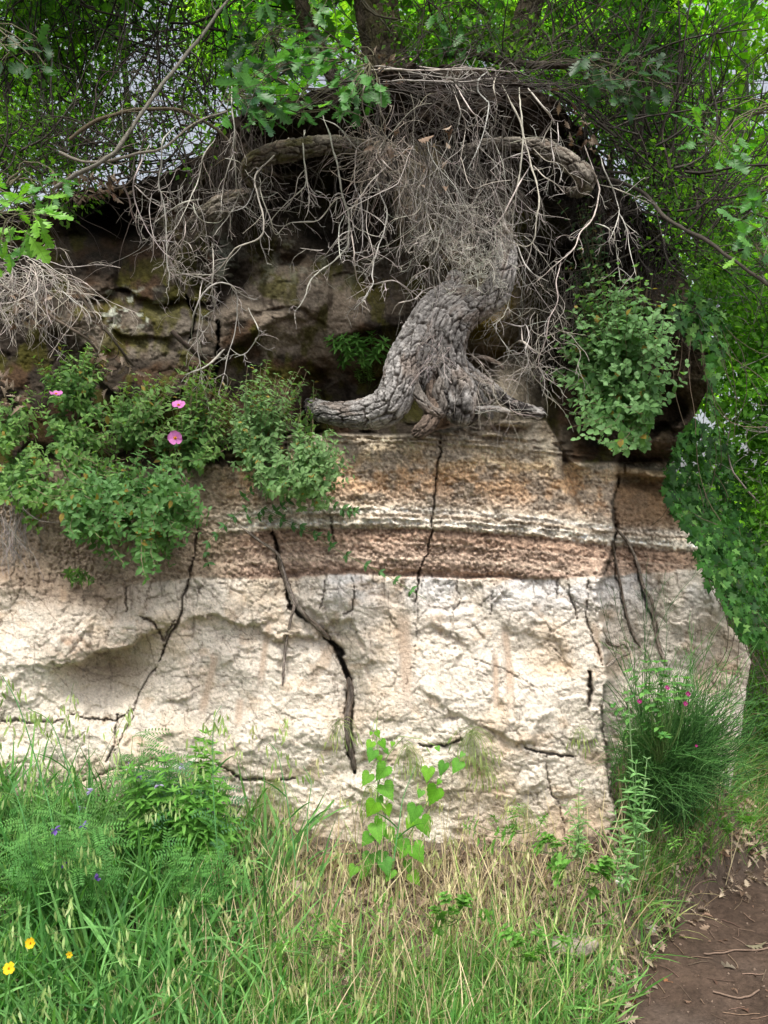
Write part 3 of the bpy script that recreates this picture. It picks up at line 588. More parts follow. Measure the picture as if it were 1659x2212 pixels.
OAKS = thing('oak_tree', 'old oak with bare gnarled roots gripping the cliff ledge', 'tree', tuple(at(930, 900, 3.3)))
def local_geo(g, root): g.v = [v - np.array(root.location) for v in g.v]; return g
def oak_part(name, specs, **kw):
    g = Geo()
    for i, s in enumerate(specs):
        a = dict(kw); 
        if isinstance(s, dict): a.update(s['kw']); s = s['p']
        v, q, c = rough_tube(s, **a); g.add(v, q, c); 
    return local_geo(g, OAKS).obj(name, M_BARK, OAKS, smooth=True)
oak_part('trunk', [
    {'p': [(672, 878, 3.8, 20), (684, 884, 3.55, 23), (696, 889, 3.36, 24), (710, 891, 3.25, 24), (752, 895, 3.19, 29), (800, 890, 3.15, 36), (838, 874, 3.12, 42), (862, 830, 3.11, 39), (870, 785, 3.13, 36), (893, 738, 3.15, 37), (925, 690, 3.17, 38), (958, 655, 3.2, 38), (978, 625, 3.25, 26), (985, 590, 3.3, 16)], 'kw': dict(seed=1, char=[(.0, .26, .75), (.34, .44, .6)])},
    {'p': [(990, 918, 3.15, 18), (995, 890, 3.13, 40), (991, 850, 3.13, 40), (980, 800, 3.14, 31), (974, 740, 3.13, 34), (988, 694, 3.13, 36), (1030, 662, 3.13, 33), (1066, 634, 3.12, 33), (1084, 598, 3.10, 29), (1092, 568, 3.12, 25), (1096, 545, 3.2, 21), (1092, 520, 3.3, 18)], 'kw': dict(seed=2, char=[(.0, .16, .8), (.3, .42, .5)])},
    {'p': [(1094, 550, 3.24, 18), (1086, 480, 3.38, 17), (1072, 420, 3.5, 18), (1050, 350, 3.6, 20)], 'kw': dict(seed=22, base_col=(.06, .05, .04))},
    {'p': [(1000, 600, 3.36, 18), (955, 560, 3.42, 38), (912, 500, 3.42, 50), (905, 430, 3.46, 54), (905, 310, 3.6, 54), (865, 220, 3.68, 50), (830, 120, 3.78, 47), (812, 0, 3.9, 48), (800, -140, 4.05, 46), (830, -400, 4.3, 42), (850, -700, 4.6, 34)], 'kw': dict(seed=3, base_col=(.085, .07, .05), moss=.4)},
    {'p': [(915, 852, 3.19, 14), (912, 815, 3.18, 28), (925, 765, 3.17, 36), (940, 725, 3.16, 44), (962, 685, 3.17, 44), (992, 655, 3.19, 36), (1030, 640, 3.22, 26)], 'kw': dict(seed=4)},
])
for i, (p, kw) in enumerate([
    ([(893, 942, 3.08, 9), (903, 934, 3.07, 16), (925, 916, 3.07, 18), (936, 885, 3.1, 19), (936, 855, 3.14, 17), (930, 815, 3.18, 16)], dict(seed=5, base_col=(.13, .10, .08))),
    ([(880, 815, 3.12, 16), (902, 850, 3.09, 13), (920, 876, 3.07, 12), (938, 890, 3.06, 11), (958, 893, 3.08, 8)], dict(seed=6, base_col=(.2, .18, .16))),
    ([(965, 815, 3.14, 16), (948, 845, 3.11, 14), (955, 872, 3.09, 13), (950, 905, 3.1, 12)], dict(seed=7, base_col=(.2, .18, .16))),
    ([(985, 775, 3.2, 16), (1025, 812, 3.17, 15), (1060, 838, 3.14, 15), (1095, 866, 3.12, 13), (1135, 887, 3.12, 16), (1180, 894, 3.12, 12)], dict(seed=8, char=[(.5, 1.2, .95)])),
    ([(1005, 890, 3.12, 11), (1035, 885, 3.08, 8), (1070, 883, 3.05, 7), (1102, 890, 3.03, 7)], dict(seed=9)),
    ([(560, 410, 3.28, 7), (533, 378, 3.24, 13), (545, 348, 3.2, 18), (590, 332, 3.2, 22), (650, 322, 3.22, 22), (710, 314, 3.25, 20), (775, 318, 3.35, 18), (860, 335, 3.5, 18)], dict(seed=10, base_col=(.15, .135, .11), moss=.7)),
    ([(1000, 330, 3.5, 16), (1051, 312, 3.38, 12), (1135, 313, 3.24, 15), (1191, 328, 3.18, 19), (1233, 353, 3.15, 21), (1268, 386, 3.16, 21), (1255, 412, 3.25, 14), (1225, 415, 3.4, 9)], dict(seed=11, base_col=(.24, .215, .18))),
    ([(405, 492, 3.42, 10), (440, 470, 3.36, 19), (475, 447, 3.34, 24), (510, 430, 3.36, 19), (540, 418, 3.5, 12)], dict(seed=12, base_col=(.2, .18, .15), moss=.3)),
    ([(1063, 905, 3.2, 12), (1010, 800, 3.3, 8), (1000, 770, 3.4, 8)], dict(seed=13)),
    ([(1002, 780, 3.2, 4), (1040, 772, 3.16, 5), (1075, 785, 3.14, 5), (1090, 800, 3.14, 4)], dict(seed=14, base_col=(.16, .14, .12))),
]):
    oak_part('root', [p], **kw)
oak_part('stem', [[(1040, 300, 3.75, 24), (1080, 200, 3.72, 26), (1108, 110, 3.78, 27), (1150, 0, 3.9, 27), (1200, -140, 4.1, 25), (1290, -400, 4.4, 20), (1350, -700, 4.8, 14)]], seed=15, base_col=(.10, .085, .07), moss=.4)
oak_part('stem', [[(760, 230, 3.8, 12), (700, 130, 3.85, 17), (655, 20, 4.0, 17), (620, -120, 4.2, 15), (560, -400, 4.5, 12)]], seed=16, base_col=(.10, .085, .07), moss=.4)
oak_part('branch', [[(1290, 130, 3.2, 4), (1230, 140, 3.3, 7), (1120, 138, 3.45, 9), (1040, 120, 3.6, 10), (930, 110, 3.7, 12)]], seed=17, base_col=(.10, .085, .07))

# ------------------------------------------------------------------ dead shrubs hanging from the brow
def TR(k, pts):
    ox, oy = {'A': (199, 232), 'B': (630.4, 99.5), 'C': (995.4, 232)}[k]; return [(ox + x * .28, oy + y * .28) for x, y in pts]
TRACE = {
 'left': [
  ('A', 5.5, 3.1, 3.25, [(1075, -160), (1075, 0), (1098, 150), (1088, 330), (1110, 560), (1120, 700), (1050, 840), (985, 930), (930, 1000)]),
  ('A', 5.5, 3.15, 3.2, [(640, 140), (545, 260), (540, 440), (510, 590), (550, 720), (570, 900), (575, 1200), (600, 1280), (590, 1390)]),
  ('A', 5.5, 3.2, 3.25, [(440, 290), (340, 510), (320, 660), (370, 830), (430, 960), (550, 1120), (640, 1180)]),
  ('A', 4.5, 3.25, 3.25, [(950, 240), (860, 360), (830, 530), (760, 700), (680, 880), (580, 1010)]),
  ('A', 4.0, 3.2, 3.3, [(1090, 360), (1020, 560), (1000, 700), (990, 860)]),
  ('A', 6.5, 3.1, 3.2, [(1520, 240), (1400, 380), (1260, 520), (1270, 660), (1310, 800), (1330, 930), (1280, 1010), (1120, 1080), (1040, 1180), (930, 1290), (800, 1290), (680, 1280)]),
  ('A', 3.5, 3.15, 3.15, [(1372, 340), (1390, 480), (1370, 540), (1300, 500)]),
  ('A', 3.5, 3.2, 3.2, [(1250, 540), (1240, 640), (1180, 760), (1050, 810)]),
  ('A', 3.5, 3.15, 3.15, [(1025, 390), (1130, 420), (1170, 470), (1210, 525)]),
  ('A', 5.5, 3.2, 3.15, [(770, 1800), (775, 1620), (850, 1450), (940, 1365), (1060, 1365), (1120, 1460), (1110, 1680), (1060, 1880), (1010, 2100)]),
  ('A', 4.5, 3.2, 3.2, [(860, 1330), (835, 1450), (830, 1620), (810, 1800), (830, 2000), (850, 2133), (900, 2300), (950, 2600)]),
  ('A', 4.5, 3.2, 3.25, [(920, 1050), (935, 1200), (930, 1440), (950, 1520), (900, 1680), (810, 1800)]),
  ('A', 4, 3.2, 3.2, [(1210, 1550), (1270, 1680), (1280, 1760), (1200, 1880), (1100, 1930)]),
  ('A', 7.5, 3.1, 3.2, [(1020, 1870), (940, 1950), (850, 2010), (720, 2060)]),
  ('A', 7.0, 3.3, 3.35, [(850, 705), (740, 725), (600, 800), (460, 910)]),
  ('A', 4.0, 3.2, 3.2, [(1290, 540), (1310, 680), (1380, 860), (1420, 980), (1510, 900), (1659, 880)]),
  ('A', 4.0, 3.15, 3.2, [(1640, 170), (1625, 300), (1650, 500), (1640, 610), (1520, 720), (1390, 860), (1340, 930)]),
  ('A', 3.5, 3.15, 3.2, [(1640, 480), (1580, 560), (1560, 680), (1510, 720), (1450, 690)]),
  ('A', 3.2, 3.2, 3.2, [(780, 740), (800, 820), (860, 880), (960, 890), (1020, 850)]),
  ('A', 3.2, 3.2, 3.2, [(330, 600), (480, 740), (620, 780)]), ('A', 3, 3.2, 3.2, [(460, 660), (440, 800), (480, 1010), (560, 1030)]),
  ('A', 3.2, 3.2, 3.2, [(720, 880), (700, 1010), (600, 1200)]), ('A', 3, 3.2, 3.2, [(700, 1030), (760, 1060), (790, 1180), (680, 1290)]),
  ('A', 3, 3.2, 3.2, [(900, 1060), (840, 1010), (820, 960)]), ('A', 3.2, 3.2, 3.2, [(680, 1280), (800, 1300), (880, 1330), (930, 1370)]),
 ],
 'centre': [
  ('B', 4.5, 3.1, 3.1, [(205, 550), (330, 600), (400, 670), (480, 770), (540, 810)]),
  ('B', 7.5, 3.1, 3.05, [(240, 540), (290, 690), (340, 880), (370, 1050), (400, 1200), (440, 1300), (440, 1480), (400, 1580), (300, 1680), (190, 1760), (130, 1840), (90, 1960), (20, 2040)]),
  ('B', 3.8, 3.15, 3.15, [(95, 650), (95, 880), (120, 1060), (135, 1240), (95, 1350)]),
  ('B', 4.8, 3.1, 3.05, [(0, 1360), (180, 1355), (260, 1290), (330, 1190), (400, 1160)]),
  ('B', 6.0, 3.1, 3.1, [(570, 230), (560, 300), (540, 440), (600, 610), (680, 690)]),
  ('B', 6.0, 3.05, 3.0, [(640, 930), (680, 1120), (730, 1260), (720, 1400), (650, 1600), (615, 1740), (620, 1840), (560, 1940), (480, 2040)]),
  ('B', 4.6, 3.05, 3.05, [(560, 880), (490, 940), (480, 1060), (530, 1200), (545, 1400), (545, 1560)]),
  ('B', 5.0, 3.05, 3.05, [(440, 1290), (500, 1200), (570, 1100), (700, 960), (800, 870), (920, 760)]),
  ('B', 5.0, 3.02, 3.0, [(610, 1840), (770, 1810), (900, 1870), (1000, 1960)]), ('B', 4.5, 3.02, 3.0, [(530, 1950), (560, 1970), (600, 2050)]),
  ('B', 4.2, 3.05, 3.05, [(600, 1080), (570, 1350), (600, 1500), (640, 1660)]),
  ('B', 4.5, 3.05, 3.05, [(450, 1400), (480, 1600), (500, 1780), (560, 1900)]), ('B', 3.8, 3.05, 3.05, [(480, 1420), (380, 1450), (300, 1560), (250, 1620)]),
  ('B', 4.0, 3.05, 3.05, [(240, 1570), (180, 1575), (65, 1555)]), ('B', 4.0, 3.05, 3.05, [(400, 1300), (360, 1420), (370, 1600), (385, 1690)]),
  ('B', 4, 3.05, 3.05, [(420, 1210), (560, 1270), (680, 1340), (740, 1420)]), ('B', 3.5, 3.05, 3.05, [(540, 1420), (640, 1470), (735, 1478)]),
  ('B', 6.5, 3.05, 3.05, [(690, 790), (680, 860), (770, 960), (845, 968)]),
  ('B', 4.5, 3.0, 3.0, [(870, 1590), (940, 1530), (1040, 1500)]), ('B', 4.2, 3.0, 3.0, [(770, 2065), (820, 1990), (930, 1960), (1010, 1890), (1100, 1850)]),
  ('B', 4.5, 3.0, 3.0, [(915, 1860), (930, 1790), (1010, 1740), (1090, 1700)]), ('B', 3.8, 3.0, 3.0, [(720, 1820), (725, 1900), (715, 1970)]),
  ('B', 7, 3.2, 3.15, [(600, 180), (850, 185), (1100, 185), (1350, 170), (1659, 190), (1760, 200)]), ('B', 6, 3.15, 3.15, [(700, 275), (1000, 262), (1300, 280), (1650, 230)]),
  ('B', 6, 3.2, 3.2, [(930, 150), (1150, 182), (1450, 180), (1520, 205)]), ('B', 5, 3.2, 3.2, [(480, 190), (700, 160), (980, 215), (1280, 250), (1420, 200)]),
  ('B', 5.5, 3.1, 3.05, [(1500, 200), (1450, 250), (1440, 350), (1500, 420), (1520, 450), (1480, 650), (1430, 800), (1360, 950)]),
  ('B', 4, 3.1, 3.05, [(1590, 230), (1550, 320), (1580, 450), (1560, 620)]), ('B', 4.5, 3.05, 3.0, [(1260, 300), (1370, 480), (1430, 560), (1430, 760), (1400, 950)]),
  ('B', 4.5, 3.05, 3.05, [(1250, 330), (1300, 500), (1340, 620), (1290, 900)]),
 ],
 'right': [
  ('C', 7.0, 3.1, 3.0, [(320, -170), (405, 0), (460, 110), (490, 230), (540, 430), (580, 570), (600, 720), (580, 880), (555, 1030), (500, 1070), (370, 1030)]),
  ('C', 5.5, 3.1, 3.05, [(450, -150), (460, 0), (480, 230), (440, 600), (400, 850), (395, 1150), (380, 1450), (330, 1600), (250, 1680)]),
  ('C', 5.5, 3.05, 3.0, [(540, 450), (440, 620), (350, 790), (265, 910), (200, 960), (90, 960)]),
  ('C', 4.5, 3.05, 3.05, [(520, 340), (400, 380), (300, 420), (230, 490)]), ('C', 4.5, 3.05, 3.0, [(560, 450), (650, 540), (730, 590), (800, 665)]),
  ('C', 6.5, 3.1, 3.1, [(520, -150), (640, 0), (700, 90), (650, 210), (625, 270)]), ('C', 4.0, 3.1, 3.1, [(370, 280), (510, 240), (640, 225)]),
  ('C', 5.8, 3.15, 3.0, [(950, 280), (1020, 480), (1060, 600), (1060, 700), (1020, 840), (930, 960), (880, 1080), (770, 1180), (640, 1300), (550, 1380)]),
  ('C', 3.8, 3.1, 3.1, [(700, 100), (700, 300), (715, 480), (655, 590)]), ('C', 5, 3.05, 3.0, [(430, 1050), (490, 1200), (570, 1290), (675, 1340)]),
  ('C', 5, 3.1, 3.05, [(1080, 380), (1110, 490), (1190, 680), (1220, 810), (1180, 960), (1135, 1050)]), ('C', 4.5, 3.05, 3.05, [(1220, 810), (1270, 920), (1300, 1080), (1355, 1310)]),
  ('C', 4.2, 3.1, 3.05, [(1040, 890), (1140, 930), (1200, 1020), (1210, 1160), (1240, 1350)]), ('C', 4, 3.15, 3.15, [(1060, 600), (1230, 640), (1370, 700), (1460, 750)]),
  ('C', 5, 3.1, 3.05, [(310, 1650), (460, 1690), (500, 1680), (530, 1780), (500, 1880), (560, 2000)]), ('C', 8, 3.15, 3.1, [(380, 1860), (460, 1800), (560, 1880), (650, 1920)]),
  ('C', 14, 3.1, 3.05, [(330, 870), (350, 930), (385, 985), (440, 1000)]), ('C', 4.5, 3.1, 3.1, [(770, 1190), (740, 1350), (750, 1480), (680, 1640), (650, 1800), (600, 1960), (650, 2080), (760, 2140)]),
  ('C', 4, 3.15, 3.1, [(250, 1680), (320, 1800), (400, 1900), (470, 2010)]), ('C', 4.2, 3.1, 3.1, [(460, 1690), (480, 1800), (530, 1890), (500, 2010), (400, 2130)]),
  ('C', 3.8, 3.1, 3.1, [(30, 1890), (130, 1940), (200, 2030)]), ('C', 3.6, 3.1, 3.05, [(740, 120), (750, 240), (730, 370)]), ('C', 4, 3.1, 3.1, [(520, 260), (640, 400), (760, 430), (850, 530), (915, 640)]),
 ]}
def twig_col(n, base=(.36, .33, .30), var=.3):
    return np.array(base) * R.uniform(1 - var, 1 + var, (n, 1)) * (1 + R.normal(0, .03, (n, 3)))
DEADLAB = {'left': ('sparse dead shrub hanging in looped pale branches over the dark mossy rock', at(560, 260, 3.3)),
           'centre': ('dense dead shrub drooping like a grey broom over the oak trunk', at(900, 200, 3.3)),
           'right': ('dead shrub with straight forked pale branches beside the right oak root', at(1150, 200, 3.3))}
DEAD = {}
for key, (lab, loc) in DEADLAB.items():
    root = thing('dead_shrub', lab, 'dead shrub', tuple(loc), 'dead shrubs hanging over the brow'); DEAD[key] = root; side_geo = Geo()
    for (k, w, y0, y1, pts) in TRACE[key]:
        w *= .64
        q = np.array(TR(k, pts)); L = np.linalg.norm(np.diff(q, axis=0), axis=1).sum(); n = max(10, int(L / 9))
        yy = np.linspace(y0, y1, len(q)); yy[0] += .12; s = spline(np.column_stack([q, yy]), n)
        s[:, 0] += 3.2 * (fbm(np.arange(n) / 3., np.full(n, R.uniform(0, 50)), 1, 3) - .5) * 2; s[:, 1] += 2.6 * (fbm(np.arange(n) / 3., np.full(n, R.uniform(0, 50)), 2, 3) - .5) * 2
        s[:, 2] += .06 * np.sin(np.linspace(0, R.uniform(3, 8), n) + R.uniform(0, 6))
        P = at(s[:, 0], s[:, 1], s[:, 2]) - np.array(loc)
        rad = w * .5 * K * 3.1 * np.interp(np.linspace(0, 1, n), [0, .12, .5, .92, 1], [.5, 1, .85, .5, .2]) * (1 + .2 * R.normal(0, 1, n))
        g = Geo(); g.tubes(P, rad, 6 if w > 5 else 5, twig_col(1, (.46, .425, .38) if w < 11 else (.3, .26, .2), .15)); g.obj('branch', M_TWIG, root, smooth=True)
        m = int(L / 22)
        if m and w < 11:
            p, t, f, _ = along(P[None], m, lo=.25, hi=1); d = side(t, R.uniform(.5, 1.2, len(p))); d[:, 1] *= .5
            tw = strands(p, d, R.uniform(.03, .13, len(p)), 7, .5, .3); side_geo.tubes(tw, np.linspace(.0014, .0008, 7)[None], 3, twig_col(len(p)))
            p2, t2, f2, _ = along(tw, 2); tw2 = strands(p2, side(t2, .7), R.uniform(.015, .05, len(p2)), 5, .2, .4); side_geo.tubes(tw2, np.linspace(.001, .0007, 5)[None], 3, twig_col(len(p2)))
    side_geo.obj('twigs', M_TWIG, root, kind='stuff')

def tangle(root, name, poly, n, y0, y1, dirf, L, grav, wig, r0, base, lev=2, kids=3, npt=11, var=.3, absolute=True, curl=0, wallo=None):
    p = in_region(poly, n); y = R.uniform(y0, y1, n) if wallo is None else wall_y(p[:, 0], p[:, 1]) - R.uniform(wallo[0], wallo[1], n)
    S = at(p[:, 0], p[:, 1], y) - np.array(root.location); D = dirf(p, n); LL = R.uniform(L[0], L[1], n); g = Geo()
    P = strands(S, D, LL, npt, grav, wig, curl); g.tubes(P, np.linspace(r0, r0 * .55, npt)[None] * R.uniform(.7, 1.3, (n, 1)), 3, twig_col(n, base, var))
    cur = P; r = r0 * .6; ll = np.mean(L) * .45
    for _ in range(lev):
        q, t, f, i = along(cur, kids); d = side(t, R.uniform(.3, .9, len(q))); cur = strands(q, d, R.uniform(.4, 1.2, len(q)) * ll, max(5, npt - 4), grav, wig * 1.2, curl)
        g.tubes(cur, np.linspace(r, r * .6, cur.shape[1])[None] * R.uniform(.8, 1.2, (len(q), 1)), 3, twig_col(len(q), base, var)); r *= .75; ll *= .6; kids = 2
    return g.obj(name, M_TWIG, root, kind='stuff')
def down(p, n, sx=.35, sy=.25, sz=1): return np.column_stack([R.normal(0, sx, n), R.normal(-.1, sy, n), -np.ones(n) * sz])
c = DEAD['centre']  # rear strands get darker colours, painting the shade deep in the mass
tangle(c, 'twigs', [(800, 190), (1100, 190), (1120, 260), (1060, 330), (860, 330), (790, 260)], 90, 3.1, 3.4, lambda p, n: down(p, n, .5) + np.column_stack([(950 - p[:, 0]) / 400, np.zeros(n), np.zeros(n)]), (.35, .75), .9, .3, .0018, (.09, .08, .07), 2, 3, var=.6)
tangle(c, 'twigs', [(860, 290), (1090, 290), (1070, 430), (900, 430)], 60, 2.98, 3.15, lambda p, n: down(p, n, .35), (.3, .6), .8, .3, .0015, (.30, .28, .25), 2, 3, var=.65)
tangle(c, 'twigs', [(900, 420), (1090, 420), (1070, 560), (930, 560)], 38, 2.95, 3.1, lambda p, n: down(p, n, .5), (.12, .26), .2, .6, .0014, (.45, .43, .37), 2, 4, 9)
tangle(c, 'twigs', [(970, 520), (1085, 500), (1075, 600), (1000, 600)], 28, 2.98, 3.06, lambda p, n: down(p, n, .6), (.07, .14), .1, .6, .0015, (.50, .49, .42), 2, 4, 9)
tangle(c, 'twigs', [(790, 290), (880, 290), (860, 360), (800, 360)], 70, 3.0, 3.15, lambda p, n: np.column_stack([R.normal(-.3, .7, n), R.normal(-.2, .3, n), R.normal(-.5, .6, n)]), (.12, .3), .3, .25, .0018, (.30, .26, .22), 1, 3)
tangle(c, 'twigs', [(700, 170), (1200, 165), (1220, 200), (700, 200)], 90, 3.1, 3.4, lambda p, n: np.column_stack([R.choice([-1, 1], n), R.normal(0, .2, n), R.normal(0, .25, n)]), (.3, .7), .2, .2, .0020, (.08, .07, .062), 1, 3)
tangle(c, 'twigs', [(895, 730), (960, 720), (960, 790), (920, 800)], 36, 3.0, 3.06, lambda p, n: np.column_stack([R.normal(0, 1, n), R.normal(-.3, .3, n), R.normal(.2, 1, n)]), (.08, .17), .2, .25, .0009, (.42, .37, .34), 1, 2, 8)
r_ = DEAD['right']
tangle(r_, 'twigs', [(1130, 560), (1260, 560), (1250, 640), (1140, 640)], 70, 3.4, 3.65, lambda p, n: down(p, n, .16, .1), (.3, .62), .8, .28, .0016, (.12, .105, .09), 1, 3, 14, var=.6, curl=.08)
tangle(r_, 'twigs', [(1120, 660), (1200, 660), (1190, 800), (1130, 800)], 20, 3.1, 3.3, lambda p, n: down(p, n, .5, .2), (.2, .4), .5, .45, .0017, (.32, .29, .25), 1, 3, 14, curl=.15)
tangle(r_, 'twigs', [(1200, 200), (1270, 240), (1380, 400), (1460, 520), (1480, 640), (1380, 560), (1280, 420), (1180, 260)], 110, 3.25, 3.6, lambda p, n: down(p, n, .6, .3), (.2, .5), .6, .3, .0016, (.035, .03, .027), 2, 3)
tangle(r_, 'twigs', [(1000, 790), (1090, 800), (1120, 880), (1020, 900)], 35, 2.98, 3.08, lambda p, n: np.column_stack([R.normal(.2, 1, n), R.normal(-.3, .3, n), R.normal(-.3, .8, n)]), (.1, .3), .3, .3, .0011, (.38, .34, .3), 1, 2)
l_ = DEAD['left']
tangle(l_, 'twigs', [(470, 270), (560, 240), (600, 300), (520, 370), (440, 380), (400, 370)], 120, 3.3, 3.55, lambda p, n: down(p, n, .25, .15), (.2, .5), .8, .25, .0014, (.06, .05, .042), 1, 3)
tangle(l_, 'twigs', [(280, 370), (500, 300), (540, 400), (420, 450), (300, 430)], 26, 3.2, 3.4, lambda p, n: down(p, n, .5, .2), (.2, .5), .6, .4, .0014, (.22, .2, .18), 1, 3, curl=.1)
tangle(l_, 'twigs', [(350, 540), (470, 520), (480, 660), (380, 690)], 24, 3.2, 3.3, lambda p, n: np.column_stack([R.normal(0, 1, n), R.normal(-.3, .3, n), R.normal(-.4, .6, n)]), (.1, .25), .5, .5, .0013, (.3, .27, .24), 1, 3, curl=.2)

# twig heap, far left
hp = thing('twig_heap', 'heap of pale dead twigs sagging over the left rock', 'twig heap', tuple(at(60, 560, 3.4)))
tangle(hp, 'twigs', [(-150, 540), (60, 540), (150, 590), (170, 640), (60, 640), (-150, 640)], 120, 3.1, 3.45, lambda p, n: np.column_stack([R.normal(.5, .9, n), R.normal(-.3, .3, n), -R.uniform(-.2, 1.2, n)]), (.15, .4), .6, .3, .0018, (.42, .38, .34), 2, 3, var=.6)
tangle(hp, 'twigs', [(-200, 1030), (20, 1040), (60, 1080), (50, 1160), (-200, 1160)], 150, 3.1, 3.3, lambda p, n: down(p, n, .4, .2), (.1, .3), .7, .25, .0014, (.30, .27, .25), 1, 3)

# big living branches that cross the sky at the left and right
def limb(root, name, pts, w0, w1, col, k=8, loc=None):
    q = np.array(pts, float); n = max(12, int(np.linalg.norm(np.diff(q[:, :2], axis=0), axis=1).sum() / 12)); s = spline(q, n)
    s[:, 0] += 5 * (fbm(np.arange(n) / 4., np.full(n, R.uniform(0, 50)), 1, 3) - .5) * 2; s[:, 1] += 5 * (fbm(np.arange(n) / 4., np.full(n, R.uniform(0, 50)), 2, 3) - .5) * 2
    P = at(s[:, 0], s[:, 1], s[:, 2]) - np.array(root.location); g = Geo()
    g.tubes(P, np.linspace(w0, w1, n) * .5 * K * s[:, 2] * (1 + .08 * R.normal(0, 1, n)), k, np.array([col])); g.obj(name, M_BARK, root, smooth=True); return P
BR = [
 ('long straight grey branch slanting up across the left thicket', [(120, 402, 3.1), (180, 368, 3.1), (245, 330, 3.1), (295, 262, 3.15), (350, 182, 3.2), (420, 95, 3.3), (495, 0, 3.4), (560, -90, 3.5)], 10, 6, (.16, .15, .125)),
 ('thick dead stick leaning on the mossy rock above the cistus', [(372, 713, 3.2), (392, 737, 3.22), (426, 764, 3.3), (440, 778, 3.4)], 11, 10, (.07, .055, .045)),
 ('dark bough curving down out of the right thicket towards the path', [(1290, 380, 3.4), (1380, 410, 3.3), (1440, 470, 3.1), (1520, 515, 2.9), (1580, 560, 2.8), (1670, 620, 2.7)], 9, 7, (.07, .06, .05)),
 ('brown arching branch crossing the left thicket under the oak leaves', [(150, 300, 3.3), (210, 262, 3.3), (270, 240, 3.3), (360, 234, 3.3), (420, 250, 3.35), (480, 290, 3.4), (520, 340, 3.45)], 8, 7, (.11, .09, .06)),
 ('pale branch bowing low along the top of the left rock', [(130, 330, 3.3), (200, 350, 3.25), (290, 332, 3.25), (350, 318, 3.25), (420, 268, 3.3), (490, 240, 3.4)], 7, 5, (.2, .18, .15)),
 ('brown stick lying across the twig heap at far left', [(-40, 590, 3.2), (40, 640, 3.15), (110, 680, 3.15), (170, 720, 3.15), (210, 760, 3.25)], 6, 6, (.12, .095, .075)),
 ('thin dark rod leaning right above the leftmost cistus', [(150, 600, 3.3), (190, 660, 3.25), (240, 730, 3.25), (290, 790, 3.35)], 7, 6, (.08, .065, .05)),
]
for lab, pts, w0, w1, col in BR:
    t = thing('fallen_branch' if 'stick' in lab or 'rod' in lab else 'bough', lab, 'branch', tuple(at(*pts[0]))); P = limb(t, 'stem', pts, w0, w1, col)
    g = Geo(); p, tt, f, _ = along(P[None], 9 if len(pts) > 4 else 3); tw = strands(p, side(tt, .8), R.uniform(.05, .3, len(p)), 9, .1, .25); g.tubes(tw, np.linspace(.002, .001, 9)[None], 3, twig_col(len(p), col)); g.obj('twigs', M_TWIG, t, kind='stuff')

# roots that run down cracks in the pale wall
def wall_root(label, pts, w0, w1, off, col, seed):
    q = np.array(pts, float); y = wall_y(q[:, 0], q[:, 1]) - off; rr = np.linspace(w0, w1, len(q))
    t = thing('exposed_root', label, 'root', tuple(at(q[0, 0], q[0, 1], y[0]))); v, f, c = rough_tube(np.column_stack([q, y, rr]), seed=seed, base_col=col, bark=.003, plate=(.02, .006), step=.006, lump=.25)
    g = Geo(); g.add(v - np.array(t.location), f, c); g.obj('root', M_BARK, t, smooth=True); return t
wall_root('pale thin root running down the white clay and ending above the big crack', [(520, 1138), (560, 1168), (598, 1195), (612, 1230), (622, 1265), (636, 1300), (628, 1340), (618, 1390), (613, 1440), (610, 1482)], 3.2, 3.2, .015, (.26, .22, .19), 2)
wall_root('gnarled grey root entering the head of the big crack', [(600, 1200), (613, 1240), (632, 1290), (655, 1325), (690, 1358), (712, 1382)], 5.0, 5.5, .01, (.22, .19, .16), 3)
wall_root('thick black root standing in the bottom of the big crack', [(753, 1462), (758, 1500), (750, 1550), (752, 1600), (762, 1640), (766, 1665)], 7.5, 5.5, .0, (.13, .11, .095), 4)
wall_root('left of two dark roots crossing the rusty bed near the broom', [(1322, 1170), (1328, 1200), (1340, 1260), (1352, 1320), (1364, 1360), (1385, 1400)], 2.6, 2.8, .004, (.24, .2, .165), 5)
wall_root('right and thicker of two twin roots above the broom', [(1330, 1140), (1358, 1175), (1378, 1220), (1390, 1265), (1408, 1300), (1414, 1350), (1425, 1400), (1440, 1440)], 3.2, 4.0, .006, (.27, .23, .19), 6)
wall_root('pale forked root hooking out of the clay at the broom top', [(1300, 1360), (1312, 1385), (1330, 1395), (1350, 1390), (1358, 1410), (1335, 1420), (1310, 1440)], 4.5, 4, .03, (.42, .36, .30), 7)
# ------------------------------------------------------------------ leaf shapes (Y along the blade, Z the upper face)
def blade(st, fold=.15, droop=.12):
    """st: (y_mid, y_edge, halfwidth)"""
    v = []; f = []
    for i, (ym, ye, w) in enumerate(st):
        d = -droop * ym * ym; v += [(-w, ye, d + fold * w), (0, ym, d), (w, ye, d + fold * w)]
        if i: a = 3 * (i - 1); b = 3 * i; f += [(a, a + 1, b + 1, b), (a + 1, a + 2, b + 2, b + 1)]
    return np.array(v), np.array(f)
OAK_L = blade([(0, 0, .012), (.08, .08, .03), (.18, .22, .13), (.25, .24, .07), (.36, .44, .25), (.42, .42, .10), (.55, .64, .31), (.60, .59, .13), (.72, .80, .27), (.78, .77, .13), (.90, .93, .15), (1, 1, .03)], .2, .18)
OVAL = blade([(0, 0, .02), (.28, .28, .24), (.62, .62, .25), (1, 1, .01)], .35, .25)
ROUND = blade([(0, 0, .03), (.22, .20, .30), (.6, .62, .33), (.95, .95, .02)], .3, .2)
LANCE = blade([(0, 0, .01), (.35, .35, .14), (.7, .7, .10), (1, 1, .004)], .3, .25)
SIMPLE = (np.array([(0, 0, 0), (-.3, .45, .06), (0, 1, -.08), (.3, .45, .06)]), np.array([(0, 1, 2, 3)]))
